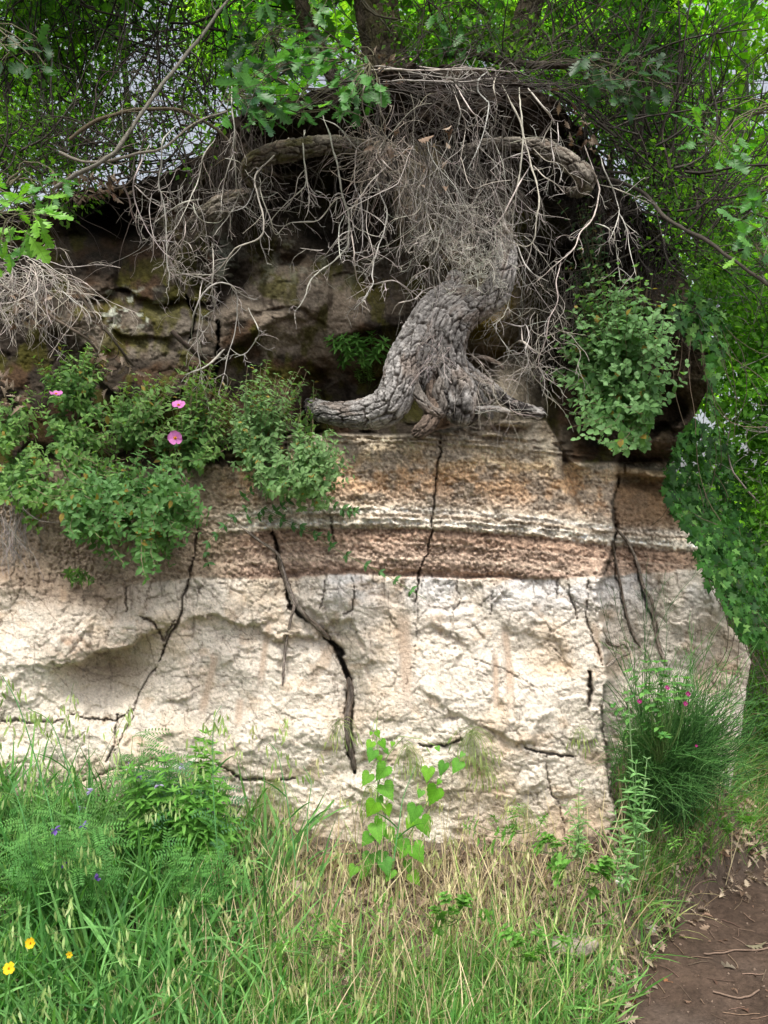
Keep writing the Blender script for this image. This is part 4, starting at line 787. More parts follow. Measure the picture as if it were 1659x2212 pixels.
SLIM = (np.array([(0, 0, 0), (-.13, .45, .03), (0, 1, -.05), (.13, .45, .03)]), np.array([(0, 1, 2, 3)]))
def fan(out, fold=.1, centre=(0, .35)):
    o = np.array(out, float); n = len(o); v = [(centre[0], centre[1], 0)] + [(x, y, fold * abs(x) - .10 * y * y) for x, y in o]
    return np.array(v), np.array([(0, i + 1, (i + 1) % n + 1) for i in range(n)])
IVY = fan([(0, .02), (.16, -.10), (.46, .02), (.27, .26), (.56, .56), (.25, .55), (0, 1.0), (-.25, .55), (-.56, .56), (-.27, .26), (-.46, .02), (-.16, -.10)], .12)
def heart():
    K_ = [(0, .10), (-.13, -.04), (-.30, -.07), (-.46, .04), (-.50, .20), (-.44, .40), (-.32, .60), (-.17, .80), (0, 1.10)]; o = []
    for i in range(8):
        for t in (0, .5):
            a, b = np.array(K_[i]), np.array(K_[i + 1]); p = a + (b - a) * t
            if t: p = p + .035 * np.array([-(b - a)[1], (b - a)[0]]) / np.linalg.norm(b - a) * (1 if i > 1 else 0) * -1
            o.append(tuple(p))
    o.append(K_[-1]); o = o + [(-x, y) for x, y in o[-2:0:-1]]; o = [(x * 1.0, y) for x, y in o][::-1]
    return fan(o, .16, (0, .3))
def heart_old():
    o = []; N = 34
    for i in range(N + 1):
        a = -math.pi / 2 + 2 * math.pi * i / N; 
        r = .50 * (1 + .22 * abs(math.cos(a)) ** 2); y = .42 + r * math.sin(a) * 1.0; x = r * math.cos(a) * 1.0
        if math.sin(a) > 0: x *= (1 - .75 * max(0, math.sin(a)) ** 2.2); y = .42 + .62 * math.sin(a)
        d = abs(a + math.pi / 2); d = min(d, 2 * math.pi - d)
        if d < .55: y += (1 - d / .55) * .20
        s = 1 + (.055 if i % 2 else -.03); o.append((x * s, .42 + (y - .42) * s))
    return fan(o[:-1], .16, (0, .25))
HEART = heart()
def leafcol(n, a, b, var=.18):
    t = R.random((n, 1)); return (np.array(a) * (1 - t) + np.array(b) * t) * R.uniform(1 - var, 1 + var, (n, 1))

# ------------------------------------------------------------------ cistus shrubs on the cliff face
def shrub(name, label, group, poly, base, nstem, y0, y1, leaf, size, cola, colb, pairs=9, stemcol=(.16, .13, .08), spread=.35, rise=.25, start=.35, sr=.0014, tipc=None):
    """stems from base points fan out to tips spread over the outline; opposite pairs of leaves along them"""
    loc = at(base[0][0], base[0][1], wall_y(base[0][0], base[0][1]) - .05); t = thing(name, label, 'shrub', tuple(loc), group)
    tips = in_region(poly, nstem) + R.normal(0, 11, (nstem, 2)) * (1 + (R.random((nstem, 1)) < .12)); yw = wall_y(tips[:, 0], tips[:, 1]); ty = yw - R.uniform(y0, y1, nstem); T = at(tips[:, 0], tips[:, 1], ty)
    B_ = np.array(base, float); dist = np.hypot(tips[:, None, 0] - B_[None, :, 0], tips[:, None, 1] - B_[None, :, 1]); k = dist.argmin(1)
    bu = B_[k] + R.normal(0, 10, (nstem, 2)); Bp = at(bu[:, 0], bu[:, 1], wall_y(bu[:, 0], bu[:, 1]) - .01)
    f = np.linspace(0, 1, 9)[None, :, None]; P = Bp[:, None] * (1 - f) + T[:, None] * f
    ln = np.linalg.norm(T - Bp, axis=1)[:, None]; P[..., 2] += -(np.sin(f[..., 0] * math.pi)) * ln * rise * R.uniform(.2, 1, (nstem, 1)) * .4; P[..., 1] -= np.sin(f[..., 0] * math.pi) * ln * .22
    P += np.cumsum(R.normal(0, .004, P.shape), 1)
    P[:, -2:, 2] += np.array([.006, .016]) + 0 * P[:, -2:, 2]
    g = Geo(); P = P - loc; g.tubes(P, np.linspace(sr * 1.3, sr * .6, 9)[None], 3, leafcol(nstem, stemcol, np.array(stemcol) * 1.4)); g.obj('stems', M_TWIG, t, kind='stuff')
    g = Geo(); m = pairs; fr = np.linspace(start, 1.0, m)
    for j, fj in enumerate(fr):
        x = fj * 8; i = min(int(x), 7); a = P[:, i]; b = P[:, i + 1]; o = a + (b - a) * (x - i) + R.normal(0, .003, (nstem, 3)); tg = norm(b - a)
        side0 = norm(np.cross(tg, np.array([0, 1.0, 0]) + R.normal(0, .25, (nstem, 3)))); up2 = np.cross(side0, tg)
        if j % 2: side0 = up2
        keep = R.random(nstem) < (.6 + .4 * fj)
        for s in (-1, 1):
            d = norm(side0 * s + tg * R.uniform(.2, .9, (nstem, 1)) + R.normal(0, .25, (nstem, 3))); up = norm(tg + np.array([0, -.5, .9]) + R.normal(0, .35, (nstem, 3)))
            sz = size * R.uniform(.6, 1.15, nstem) * (1 - .35 * max(0, fj - .8) / .2); 
            c = leafcol(nstem, cola, colb); 
            if tipc is not None: c = c + (np.array(tipc) - c) * (max(0, fj - .55) / .45 * .7)
            age = R.random(nstem) < .02; c[age] = (.30, .22, .05)
            g.inst(leaf[0], leaf[1], (frames(d, up) * sz[:, None, None])[keep], o[keep], c[keep])
    g.obj('leaves', M_LEAF, t, kind='stuff'); return t, P + loc
G1, G2, G3 = (.07, .17, .045), (.13, .27, .075), (.25, .42, .12)
GRP = 'cistus shrubs growing on the cliff face'
shrub('cistus_shrub', 'sage-leaved cistus at far left with a single pink flower near its top', GRP, [(-120, 880), (0, 870), (60, 800), (130, 755), (200, 750), (240, 800), (250, 890), (290, 960), (300, 1010), (220, 1080), (110, 1130), (50, 1100), (-120, 1080)], [(60, 1010), (150, 930), (180, 860), (30, 930), (-60, 960)], 300, .06, .38, OVAL, .033, G1, G2, 9, tipc=G3)
shrub('cistus_shrub', 'upright cistus between the others carrying two pink flowers', GRP, [(240, 860), (290, 800), (340, 850), (400, 790), (425, 750), (470, 800), (500, 840), (500, 930), (470, 1000), (400, 1010), (320, 960), (250, 950)], [(350, 990), (420, 980), (290, 940)], 220, .06, .38, OVAL, .032, G1, G2, 9, tipc=(.2, .31, .10))
shrub('cistus_shrub', 'lowest and leafiest cistus spilling over the rusty bed onto the pale clay', GRP, [(100, 1090), (160, 1030), (240, 990), (330, 1000), (420, 1030), (440, 1090), (435, 1150), (370, 1190), (380, 1230), (330, 1250), (270, 1235), (220, 1190), (150, 1150)], [(280, 1060), (350, 1080), (210, 1080)], 310, .07, .44, OVAL, .035, G1, G2, 9, rise=-.1, tipc=(.13, .28, .10))
shrub('cistus_shrub', 'loose cistus reaching up beside the left oak root', GRP, [(480, 880), (520, 820), (560, 785), (600, 800), (640, 800), (690, 850), (710, 930), (750, 970), (740, 1060), (690, 1110), (640, 1090), (560, 1060), (500, 1000)], [(600, 1010), (560, 960), (660, 1000)], 260, .14, .50, OVAL, .030, (.08, .18, .06), (.15, .28, .10), 9, tipc=(.2, .32, .13))
shrub('cistus_shrub', 'round-leaved cistus bush hanging on the dark rock nose at the right', GRP, [(1195, 740), (1215, 690), (1240, 650), (1270, 580), (1320, 560), (1345, 590), (1400, 600), (1420, 640), (1470, 690), (1480, 730), (1450, 800), (1430, 870), (1400, 920), (1385, 980), (1330, 1000), (1290, 970), (1240, 930), (1210, 860)], [(1340, 860), (1310, 800), (1370, 900)], 330, .30, .70, ROUND, .036, (.075, .19, .06), (.14, .29, .095), 8, start=.3, tipc=(.19, .34, .14))
shrub('cistus_shrub', 'straggling thin cistus shoots in the shade below the right oak root', GRP, [(1230, 440), (1290, 430), (1300, 560), (1250, 620), (1230, 560)], [(1270, 640)], 26, .2, .45, ROUND, .026, (.05, .11, .045), (.07, .15, .06), 8)

def plant(name, label, cat, pts, base, leaf, size, cola, colb, n=6, whorl=6, y=None, off=.06, group=None, stemr=.0015, stemcol=(.12, .2, .06), lean=.0, lay='top', mat=None):
    """upright herb: stems from base, whorls of leaves near their tops"""
    y0 = wall_y(*base) - .01 if y is None else y; loc = at(base[0], base[1], y0); t = thing(name, label, cat, tuple(loc), group); sg = Geo(); g = Geo()
    for (u, v) in pts:
        yy = (wall_y(u, v) if y is None else y) - off * R.uniform(.6, 1.6); tip = at(u, v, yy); b = loc + R.normal(0, .01, 3); f = np.linspace(0, 1, 9)[:, None]
        P = b * (1 - f) + tip * f; P[:, 0] += np.sin(f[:, 0] * 3) * R.normal(0, .012); P[:, 1] -= np.sin(f[:, 0] * math.pi) * .04; P -= loc; sg.tubes(P, np.linspace(stemr, stemr * .5, 9)[None], 3, np.array([stemcol]))
        tiers = [1.0, .93, .84, .72, .58] if lay == 'top' else list(np.linspace(1, .15, 12))
        for ti, fj in enumerate(tiers[:n]):
            x = fj * 8; i = min(int(x), 7); o = P[i] + (P[i + 1] - P[i]) * (x - i); tg = norm(P[i + 1] - P[i]); k = whorl; ph = np.arange(k) * 2 * math.pi / k + ti * .9; e1 = norm(np.cross(tg, [0, 1, .1])); e2 = np.cross(tg, e1)
            d = np.cos(ph)[:, None] * e1 + np.sin(ph)[:, None] * e2 + tg * (.7 if ti == 0 else .2) + R.normal(0, .15, (k, 3)); sz = size * R.uniform(.75, 1.1, k) * (.7 if ti == 0 else 1)
            g.inst(leaf[0], leaf[1], frames(d, norm(tg + R.normal(0, .2, 3))[None] + np.array([0, -.6, .4])) * sz[:, None, None], np.repeat(o[None], k, 0), leafcol(k, cola, colb))
    sg.obj('stems', M_TWIG, t, kind='stuff'); g.obj('leaves', mat or M_LEAF, t, kind='stuff'); return t
plant('herb', 'young bright green herb with star-like leaf tufts left of the oak trunk', 'plant', [(715, 732), (742, 730), (768, 728), (800, 722), (830, 735), (868, 752), (782, 745), (812, 760), (750, 760), (790, 775), (840, 770), (735, 775)], (795, 840), LANCE, .05, (.10, .26, .05), (.16, .36, .08), 3, 7)
plant('herb', 'small feathery green herb growing on the ledge just left of the trunk', 'plant', [(780, 770), (792, 790), (800, 800), (772, 800), (787, 815)], (788, 850), SLIM, .025, (.16, .32, .07), (.22, .40, .10), 5, 6)
plant('herb', 'little seedling rooted where brown soil meets pale clay at left', 'plant', [(150, 1235), (165, 1232), (185, 1240), (178, 1250), (200, 1252), (160, 1252)], (175, 1262), OVAL, .03, (.12, .24, .08), (.2, .34, .12), 3, 5)

# trailing madder across the layered beds
def trailing(label, pts, dn, size, cola, colb, y_off=.05, k=6):
    q = np.array(pts, float); n = int(np.linalg.norm(np.diff(q, axis=0), axis=1).sum() / 8); s = spline(q, n); y = wall_y(s[:, 0], s[:, 1]) - y_off * (1 + .4 * np.sin(np.arange(n) / 4)); P = at(s[:, 0], s[:, 1], y); loc = P[0].copy(); P = P - loc
    t = thing('trailing_plant', label, 'plant', tuple(loc), None); g = Geo(); g.tubes(P, .0011, 4, np.array([(.14, .2, .08)])); g.obj('stem', M_TWIG, t); g = Geo()
    for i in range(1, n, dn):
        tg = norm(P[min(i + 1, n - 1)] - P[i - 1]); ph = np.arange(k) * 2 * math.pi / k + i; e1 = norm(np.cross(tg, [0, 1, .1])); e2 = np.cross(tg, e1); d = np.cos(ph)[:, None] * e1 + np.sin(ph)[:, None] * e2 + tg * .5 + R.normal(0, .2, (k, 3))
        g.inst(LANCE[0] * np.array([1.5, 1, 1]), LANCE[1], frames(d, np.array([[0, -1, .5]])) * (size * R.uniform(.6, 1.1, k))[:, None, None], np.repeat(P[i][None], k, 0), leafcol(k, cola, colb))
    g.obj('leaves', M_LEAF, t, kind='stuff')
dk = ((.06, .16, .05), (.11, .25, .09))
trailing('long madder stem trailing down across the rusty bed to the pale clay', [(560, 1095), (610, 1120), (660, 1140), (700, 1170), (740, 1195), (790, 1220), (830, 1240), (870, 1265), (920, 1295)], 5, .030, *dk)
trailing('leafy madder stem lying along the pale band below the loose cistus', [(590, 1110), (620, 1085), (650, 1060), (700, 1075), (740, 1100), (770, 1105)], 2, .034, *dk)
trailing('short madder stem hooked beneath the loose cistus', [(520, 1080), (560, 1050), (610, 1035), (650, 1030), (690, 1050)], 2, .032, *dk)
trailing('madder sprig dangling beside the crack above the clay', [(540, 1090), (500, 1120), (470, 1150), (445, 1180), (450, 1215)], 3, .03, *dk)
trailing('madder stem arching along the cliff above the thin pale root', [(530, 1125), (570, 1115), (620, 1130), (660, 1150), (720, 1160)], 3, .028, *dk)

# pink cistus flowers
def petalgeo(g, loc, nrm, size, n, col, ccol, petal):
    e1 = norm(np.cross(nrm, [0.1, 0, 1])); e2 = np.cross(nrm, e1); ph = np.arange(n) * 2 * math.pi / n + R.uniform(0, 1); d = np.cos(ph)[:, None] * e1 + np.sin(ph)[:, None] * e2 + .25 * nrm
    return d
def flower(label, u, v, y, size, col, ccol, n=5, name='cistus_flower', grp='pink flowers on the cistus shrubs', wide=1.45, nrm=(0, -1, .35)):
    loc = at(u, v, y); t = thing(name, label, 'flower', tuple(loc), grp); nrm = norm(np.array(nrm) + R.normal(0, .15, 3)); e1 = norm(np.cross(nrm, [0.1, 0, 1])); e2 = np.cross(nrm, e1)
    pv, pf = blade([(0, 0, .04), (.35, .35, .26), (.7, .75, .36), (.95, .98, .22), (1.0, 1.02, .05)], .1, -.12); pv = pv * np.array([wide, 1, 1]); pv[:, 2] += R.normal(0, .07, len(pv)) * pv[:, 1]
    me = mesh_np('petal', pv * size * .5, pf, M_PETAL, np.tile(col, (len(pv), 1)) * np.linspace(1.15, .9, len(pv))[:, None], True)
    for i in range(n):
        a = i * 2 * math.pi / n + R.uniform(-.15, .15); d = math.cos(a) * e1 + math.sin(a) * e2 + nrm * R.uniform(.05, .3); o = link('petal', me, t); M = frames(d[None], nrm[None])[0]
        from mathutils import Matrix
        o.matrix_local = Matrix(M.tolist()).to_4x4()
    g = Geo(); k = 26; dd = norm(R.normal(0, 1, (k, 3)) * .6 + nrm); S = np.zeros((k, 2, 3)); S[:, 1] = dd * size * .13; g.tubes(S, size * .022, 4, np.array([ccol])); g.obj('stamens', M_PETAL, t)
PINK = (.60, .20, .50); YEL = (.80, .48, .03)
flower('pink cistus flower seen half from the side, topmost at far left', 121, 852, wall_y(121, 852) - .40, .052, PINK, YEL, nrm=(.2, -.6, .9))
flower('upper of the two pink flowers on the upright cistus', 386, 876, wall_y(386, 876) - .40, .052, PINK, YEL, nrm=(0, -1, .8))
flower('lower and most open pink flower facing the path on the upright cistus', 378, 946, wall_y(378, 946) - .42, .056, PINK, YEL)

# ------------------------------------------------------------------ leafy sprays of oak in front of the dark brow
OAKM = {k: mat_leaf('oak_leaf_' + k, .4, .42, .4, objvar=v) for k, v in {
    'mid': [(.04, .15, .03), (.09, .27, .05), (.11, .27, .08)], 'bright': [(.13, .36, .03), (.22, .48, .05), (.09, .28, .05)], 'dark': [(.03, .085, .03), (.045, .12, .035)], 'blue': [(.06, .16, .08), (.09, .21, .11)]}.items()}  # the dark set has the shade of backlit and shaded sprays in its colour
OAKMESH = {k: [mesh_np('oak_leaf', OAK_L[0] * np.array([w, 1, z]) + np.column_stack([.05 * np.sin(OAK_L[0][:, 1] * 4 + i), 0 * OAK_L[0][:, 0], .05 * np.sin(OAK_L[0][:, 1] * 7 + i)]), OAK_L[1], m, smooth=False) for i, (w, z) in enumerate([(1, 1), (1.15, 1.6), (.9, .4), (1.05, -.5)])] for k, m in OAKM.items()}
from mathutils import Matrix
def put(me, M, T, s, parent, name='leaf'):
    o = link(name, me, parent); A = (M * s).tolist(); o.matrix_local = Matrix([A[0] + [T[0]], A[1] + [T[1]], A[2] + [T[2]], [0, 0, 0, 1]]); return o
def oak_spray(label, poly, n, y0, y1, key, size, root, group='sprays of oak leaves around the brow', stems=8, extra=0):
    loc = at(root[0], root[1], root[2]); t = thing('oak_branch', label, 'oak branch', tuple(loc), group)
    P0 = in_region(poly, stems); T = at(P0[:, 0], P0[:, 1], R.uniform(y0, y1, stems)); f = np.linspace(0, 1, 9)[None, :, None]; P = (loc * (1 - f) + T[:, None] * f); P[..., 2] += np.sin(f[..., 0] * math.pi) * .05; P += np.cumsum(R.normal(0, .006, P.shape), 1); P = P - loc
    g = Geo(); g.tubes(P, np.linspace(.004, .0015, 9)[None], 5, np.array([(.12, .11, .07)])); g.obj('stem', M_TWIG, t)
    q = in_region(poly, n); yy = R.uniform(y0, y1, n); L = at(q[:, 0], q[:, 1], yy) - loc; tips = P[:, 3:].reshape(-1, 3); d = np.linalg.norm(L[:, None] - tips[None], axis=2); k = d.argmin(1); src = tips[k]
    tw = Geo(); S = np.stack([src, (src + L) / 2 + R.normal(0, .008, L.shape), L], 1); tw.tubes(S, np.array([[.0016, .0012, .001]]), 3, np.array([(.14, .13, .08)])); tw.obj('twigs', M_TWIG, t, kind='stuff')
    for i in range(n):
        dr = norm(L[i] - src[i] + R.normal(0, .03, 3) + np.array([0, -.03, -.02])); up = norm(np.array([0, -.55, .85]) + R.normal(0, .35, 3)); put(random.choice(OAKMESH[key if R.random() > .15 else random.choice(['mid', 'bright'] if key != 'dark' else ['dark'])]), frames(dr[None], up[None])[0], L[i], size * R.uniform(.65, 1.1), t)
    return t
oak_spray('big spray of lobed oak leaves hanging over the brow left of the trunk', [(490, 250), (520, 180), (590, 120), (640, 90), (720, 85), (790, 110), (820, 160), (830, 200), (760, 250), (700, 250), (640, 270), (560, 250)], 150, 2.9, 3.35, 'mid', .088, (740, 130, 3.6))
oak_spray('pale bluish oak sprig sticking out left of the big leaf spray', [(468, 175), (500, 165), (560, 170), (600, 220), (590, 260), (545, 265), (520, 210)], 26, 2.95, 3.1, 'blue', .085, (640, 200, 3.3), stems=4)
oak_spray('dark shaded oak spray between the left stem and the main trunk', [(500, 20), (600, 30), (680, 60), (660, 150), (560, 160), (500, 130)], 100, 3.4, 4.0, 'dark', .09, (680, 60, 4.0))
oak_spray('bright oak spray entering the view at far left', [(-60, 400), (20, 390), (60, 400), (100, 420), (130, 470), (90, 500), (60, 520), (30, 560), (-60, 570)], 58, 2.1, 2.5, 'bright', .078, (-120, 430, 2.4))
oak_spray('small oak sprig in shadow just above the bright left spray', [(70, 375), (130, 375), (160, 410), (110, 425), (70, 405)], 9, 2.4, 2.6, 'mid', .07, (20, 400, 2.5), stems=3)
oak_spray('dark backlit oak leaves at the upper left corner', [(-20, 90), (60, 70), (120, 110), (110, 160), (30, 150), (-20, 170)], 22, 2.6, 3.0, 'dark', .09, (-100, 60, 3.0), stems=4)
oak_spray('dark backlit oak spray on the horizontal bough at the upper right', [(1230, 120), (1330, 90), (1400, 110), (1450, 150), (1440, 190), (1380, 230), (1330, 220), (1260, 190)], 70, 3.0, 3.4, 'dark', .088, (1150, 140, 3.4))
oak_spray('oak sprigs with cut-out leaves scattered before the right thicket', [(1480, 230), (1560, 240), (1620, 300), (1600, 340), (1540, 370), (1480, 300)], 26, 2.7, 3.1, 'mid', .075, (1680, 240, 3.1), stems=5)
oak_spray('deep green oak spray hanging at the right edge beside the dark bough', [(1600, 400), (1680, 380), (1720, 560), (1640, 600), (1590, 560)], 30, 2.4, 2.7, 'mid', .08, (1740, 420, 2.7), stems=5)
oak_spray('shadowy oak leaves high over the roots between the two right stems', [(930, 20), (1060, 10), (1080, 90), (1000, 120), (940, 90)], 60, 3.4, 3.8, 'mid', .075, (1060, 40, 4.0))
oak_spray('thin row of oak leaves along the very top left of the trunk', [(480, -60), (720, -60), (720, 30), (600, 40), (480, 20)], 60, 3.2, 3.9, 'mid', .085, (700, -80, 4.0))

# ------------------------------------------------------------------ ivy down the right corner
IVYM = mat_leaf('ivy_leaf', .25, .55, .15, objvar=[(.015, .06, .014), (.035, .13, .025), (.08, .21, .04), (.16, .32, .08), (.03, .10, .02)])
IVY_ME = [mesh_np('ivy_leaf', IVY[0] * np.array([w, 1, z]), IVY[1], IVYM) for w, z in ((1, 1), (.85, 2), (1.1, .3), (.8, -1.2), (1.05, 2.6))]
def ivy(label, poly, n, nst, size, lift):
    q = in_region(poly, n + nst); y = wall_y(np.minimum(q[:, 0], interp(SIL, q[:, 1]) - 6), q[:, 1]); over = np.maximum(q[:, 0] - interp(SIL, q[:, 1]), 0); y = y + over * .006 - R.uniform(lift[0], lift[1], len(q))
    P = at(q[:, 0], q[:, 1], y); loc = P.mean(0); t = thing('ivy', label, 'ivy', tuple(loc), 'ivy on the right corner of the cliff'); P = P - loc; d = np.column_stack([R.normal(.15, .7, len(P)), R.normal(-.35, .3, len(P)), -np.ones(len(P))]); up = np.column_stack([R.normal(.25, .8, len(P)), -np.ones(len(P)), R.normal(.9, .8, len(P))])
    M = frames(d, up); s = size * R.uniform(.6, 1.2, len(P))
    for i in range(n): put(random.choice(IVY_ME), M[i], P[i], s[i], t)
    g = Geo(); g.inst(IVY[0], IVY[1], M[n:] * s[n:, None, None], P[n:], leafcol(nst, (.016, .07, .012), (.06, .18, .03), .4))
    if nst: g.obj('leaves', M_LEAF, t, kind='stuff')
    g = Geo(); k = n // 6; a = P[R.integers(0, len(P), k)]; g.tubes(strands(a, np.column_stack([R.normal(.2, .3, k), np.zeros(k), -np.ones(k)]), R.uniform(.2, .5, k), 8, .3, .2), .0018, 3, twig_col(k, (.13, .1, .07))); g.obj('stems', M_TWIG, t, kind='stuff')
ivy('ivy curtain draping down the right edge of the pale cliff', [(1450, 960), (1500, 900), (1560, 930), (1600, 1000), (1630, 1120), (1659, 1250), (1680, 1400), (1600, 1380), (1560, 1300), (1520, 1240), (1490, 1160), (1440, 1080), (1430, 1030)], 300, 1200, .040, (.01, .34))
ivy('dark ivy tuft overhanging the rock nose above the ivy curtain', [(1440, 640), (1500, 620), (1570, 680), (1580, 740), (1550, 780), (1540, 900), (1530, 900), (1520, 760), (1460, 700)], 130, 60, .046, (.02, .15))
# ------------------------------------------------------------------ the oak's own crown overhead, and the thickets and trees behind
def leaf_cloud(g, C, rad, n, tmpl, size, cola, colb, flat=.8, up=(0, -.3, 1), jit=.6, rng=None):
    """leaves spread in shells through clumps at C (m,3) of radius rad"""
    m = len(C); k = R.integers(0, m, n); d = norm(R.normal(0, 1, (n, 3))); r = R.uniform(.35, 1, n)[:, None] ** .6 * np.asarray(rad)[k][:, None]; P = C[k] + d * r * np.array([1, 1, flat])
    cc = R.uniform(.45, 1.3, (m, 1))[k]; D = norm(d + R.normal(0, .7, (n, 3)) + np.array([0, 0, -.25])); U_ = norm(np.array(up) + R.normal(0, jit, (n, 3)))
    g.inst(tmpl[0], tmpl[1], frames(D, U_) * (size * R.uniform(.6, 1.2, n))[:, None, None], P, leafcol(n, cola, colb) * cc)
    return P
def crown(root, name, C, rad, n, tmpl, size, ca, cb, mat, **kw):
    g = Geo(); leaf_cloud(g, np.asarray(C, float) - np.array(root.location), rad, n, tmpl, size, ca, cb, **kw); return g.obj(name, mat, root, kind='stuff')
# crown of the big oak: above the frame, it keeps the sky off the brow
n = 110; Cc = np.column_stack([R.uniform(-3.4, 3.4, n), R.uniform(2.9, 5.0, n), R.uniform(4.3, 5.6, n)]); Cc = Cc[(Cc[:, 2] > 4.35 + .0 * Cc[:, 1]) & (Cc[:, 2] - 1.6 > .70 * Cc[:, 1])]
crown(OAKS, 'crown', Cc, R.uniform(.35, .6, len(Cc)), 15000, SIMPLE, .10, (.05, .14, .03), (.10, .24, .045), M_FAR)

def thicket(name, label, cat, poly, n, y0, y1, size, ca, cb, tmpl=SIMPLE, clump=26, rad=(.12, .3), stems=60, stemcol=(.06, .05, .04), mat=None, group=None, slope=0, stemlen=(.3, .9), leafn=None, gr=-.6):
    q = in_region(poly, clump); y = R.uniform(y0, y1, clump); C = at(q[:, 0], q[:, 1], y); loc = C.mean(0); t = thing(name, label, cat, tuple(loc), group)
    crown(t, 'leaves', C, R.uniform(rad[0], rad[1], clump), n, tmpl, size, ca, cb, mat or M_FAR)
    if stems:
        q = in_region(poly, stems); S = at(q[:, 0], q[:, 1], R.uniform(y0, y1, stems)) - loc; g = Geo(); P = strands(S, np.column_stack([R.normal(0, .8, stems), R.normal(0, .3, stems), R.normal(.3, .8, stems)]), R.uniform(*stemlen, stems), 12, gr, .22); g.tubes(P, np.linspace(.005, .002, 12)[None] * R.uniform(.5, 1.5, (stems, 1)), 3, twig_col(stems, stemcol))
        p, tt, f, _ = along(P, 4); tw = strands(p, side(tt, R.uniform(.4, 1, len(p))), R.uniform(.1, .4, len(p)), 8, 0, .25); g.tubes(tw, np.linspace(.0022, .001, 8)[None], 3, twig_col(len(p), stemcol)); g.obj('twigs', M_TWIG, t, kind='stuff')
    return t
# left thicket on the brow: wiry, small leaved, sky showing through
thicket('thicket', 'wiry dark thicket with small leaves on the brow at the upper left', 'thicket', [(-250, -60), (520, -60), (520, 240), (430, 300), (250, 370), (-250, 430)], 8000, 3.7, 4.8, .034, (.05, .13, .025), (.12, .27, .04), SIMPLE, 90, (.12, .3), 300, (.03, .026, .022), stemlen=(.4, 1.1))
thicket('thicket', 'tangle of bare brown stems low on the left brow', 'thicket', [(-250, 280), (60, 270), (300, 270), (480, 230), (520, 290), (430, 350), (300, 410), (100, 440), (-250, 480)], 2200, 3.35, 3.9, .03, (.07, .18, .03), (.14, .3, .05), SIMPLE, 40, (.1, .2), 160, (.07, .058, .05), stemlen=(.2, .6))
thicket('thicket', 'dim arching wires of broom on the right shoulder of the brow', 'thicket', [(1230, 200), (1330, 250), (1500, 330), (1560, 450), (1560, 600), (1480, 600), (1440, 480), (1340, 360), (1250, 260)], 2600, 3.3, 4.0, .028, (.06, .16, .03), (.12, .26, .045), SIMPLE, 30, (.1, .25), 170, (.05, .043, .036), stemlen=(.3, .9))
thicket('undergrowth', 'soft green sprigs sprouting between the oak stems on the brow', 'undergrowth', [(830, 40), (1260, 60), (1280, 200), (1180, 160), (1000, 140), (850, 150)], 2600, 3.4, 4.0, .03, (.07, .17, .035), (.15, .3, .06), SIMPLE, 34, (.08, .2), 40, (.08, .07, .05))

# trees beyond
def far_tree(label, u, base, y, w, lean, crowns, n, size, ca, cb, col=(.13, .12, .10), top=-500, moss=0, group='trees behind the cliff', tmpl=SIMPLE):
    b = at(u, base, y); b[2] = min(b[2], 3.2); t = thing('tree', label, 'tree', tuple(b), group); g = Geo()
    H = 1106 - top; up = at(u + lean, top, y + .3); f = np.linspace(0, 1, 26)[:, None]; P = b * (1 - f) + up * f; P[:, 0] += .10 * np.sin(f[:, 0] * R.uniform(3, 7) + R.uniform(0, 6)) * (f[:, 0]); P = P - b
    g.tubes(P, np.linspace(w, w * .5, 26) * .5 * K * y, 10, np.array([col])); g.obj('trunk', M_BARK, t, smooth=True)
    g = Geo(); p, tt, fr, _ = along(P[None], 16, lo=.25, hi=.98); br = strands(p, side(tt, R.uniform(.6, 1.2, len(p))), R.uniform(.5, 1.6, len(p)), 14, -.2, .16); g.tubes(br, np.linspace(w * .16, w * .05, 14)[None] * K * y, 5, twig_col(len(p), col)); p2, t2, f2, _ = along(br, 5); tw = strands(p2, side(t2, .8), R.uniform(.2, .7, len(p2)), 9, 0, .2); g.tubes(tw, np.linspace(.006, .002, 9)[None], 3, twig_col(len(p2), col)); g.obj('branches', M_TWIG, t, kind='stuff')
    C = []
    for poly, m, dy in crowns: q = in_region(poly, m); C.append(at(q[:, 0], q[:, 1], y + R.uniform(-dy, dy, m)))
    C = np.concatenate(C); crown(t, 'crown', C, R.uniform(.10, .24, len(C)) * y / 3.2, n, tmpl, size, ca, cb, M_FAR); return t
LIME = ((.16, .42, .04), (.36, .64, .08)); MID = ((.11, .30, .035), (.22, .46, .05))
far_tree('slender lichen-grey tree near the right edge with lime green crown', 1600, 700, 5.6, 34, 20, [([(1380, -100), (1700, -100), (1700, 620), (1560, 560), (1440, 480), (1380, 240)], 80, .9)], 6200, .08, *LIME, col=(.12, .13, .11))
far_tree('leaning sapling glowing lime green right of the oak stems', 1290, 330, 6.5, 18, 120, [([(1120, -100), (1420, -100), (1440, 120), (1330, 230), (1240, 250), (1140, 80)], 66, 1.0)], 5200, .085, *LIME)
far_tree('tree with a fork of thin dark stems in the gap right of the brow', 1470, 420, 7.5, 16, -60, [([(1330, 150), (1480, 200), (1560, 420), (1640, 560), (1680, 620), (1540, 600), (1460, 420)], 66, 1.0)], 5200, .085, *MID, col=(.07, .065, .05))
far_tree('greenish slim tree standing in the left thicket', 300, 420, 5.2, 16, -100, [([(-100, -100), (300, -100), (280, 100), (100, 200), (-100, 260)], 60, 1.0)], 4200, .06, *MID, col=(.10, .10, .06))
far_tree('second slim tree farther left in the thicket', 130, 430, 6.0, 12, 60, [([(-150, 150), (150, 120), (260, 330), (-150, 380)], 50, .8)], 4200, .05, *MID, col=(.08, .075, .05))
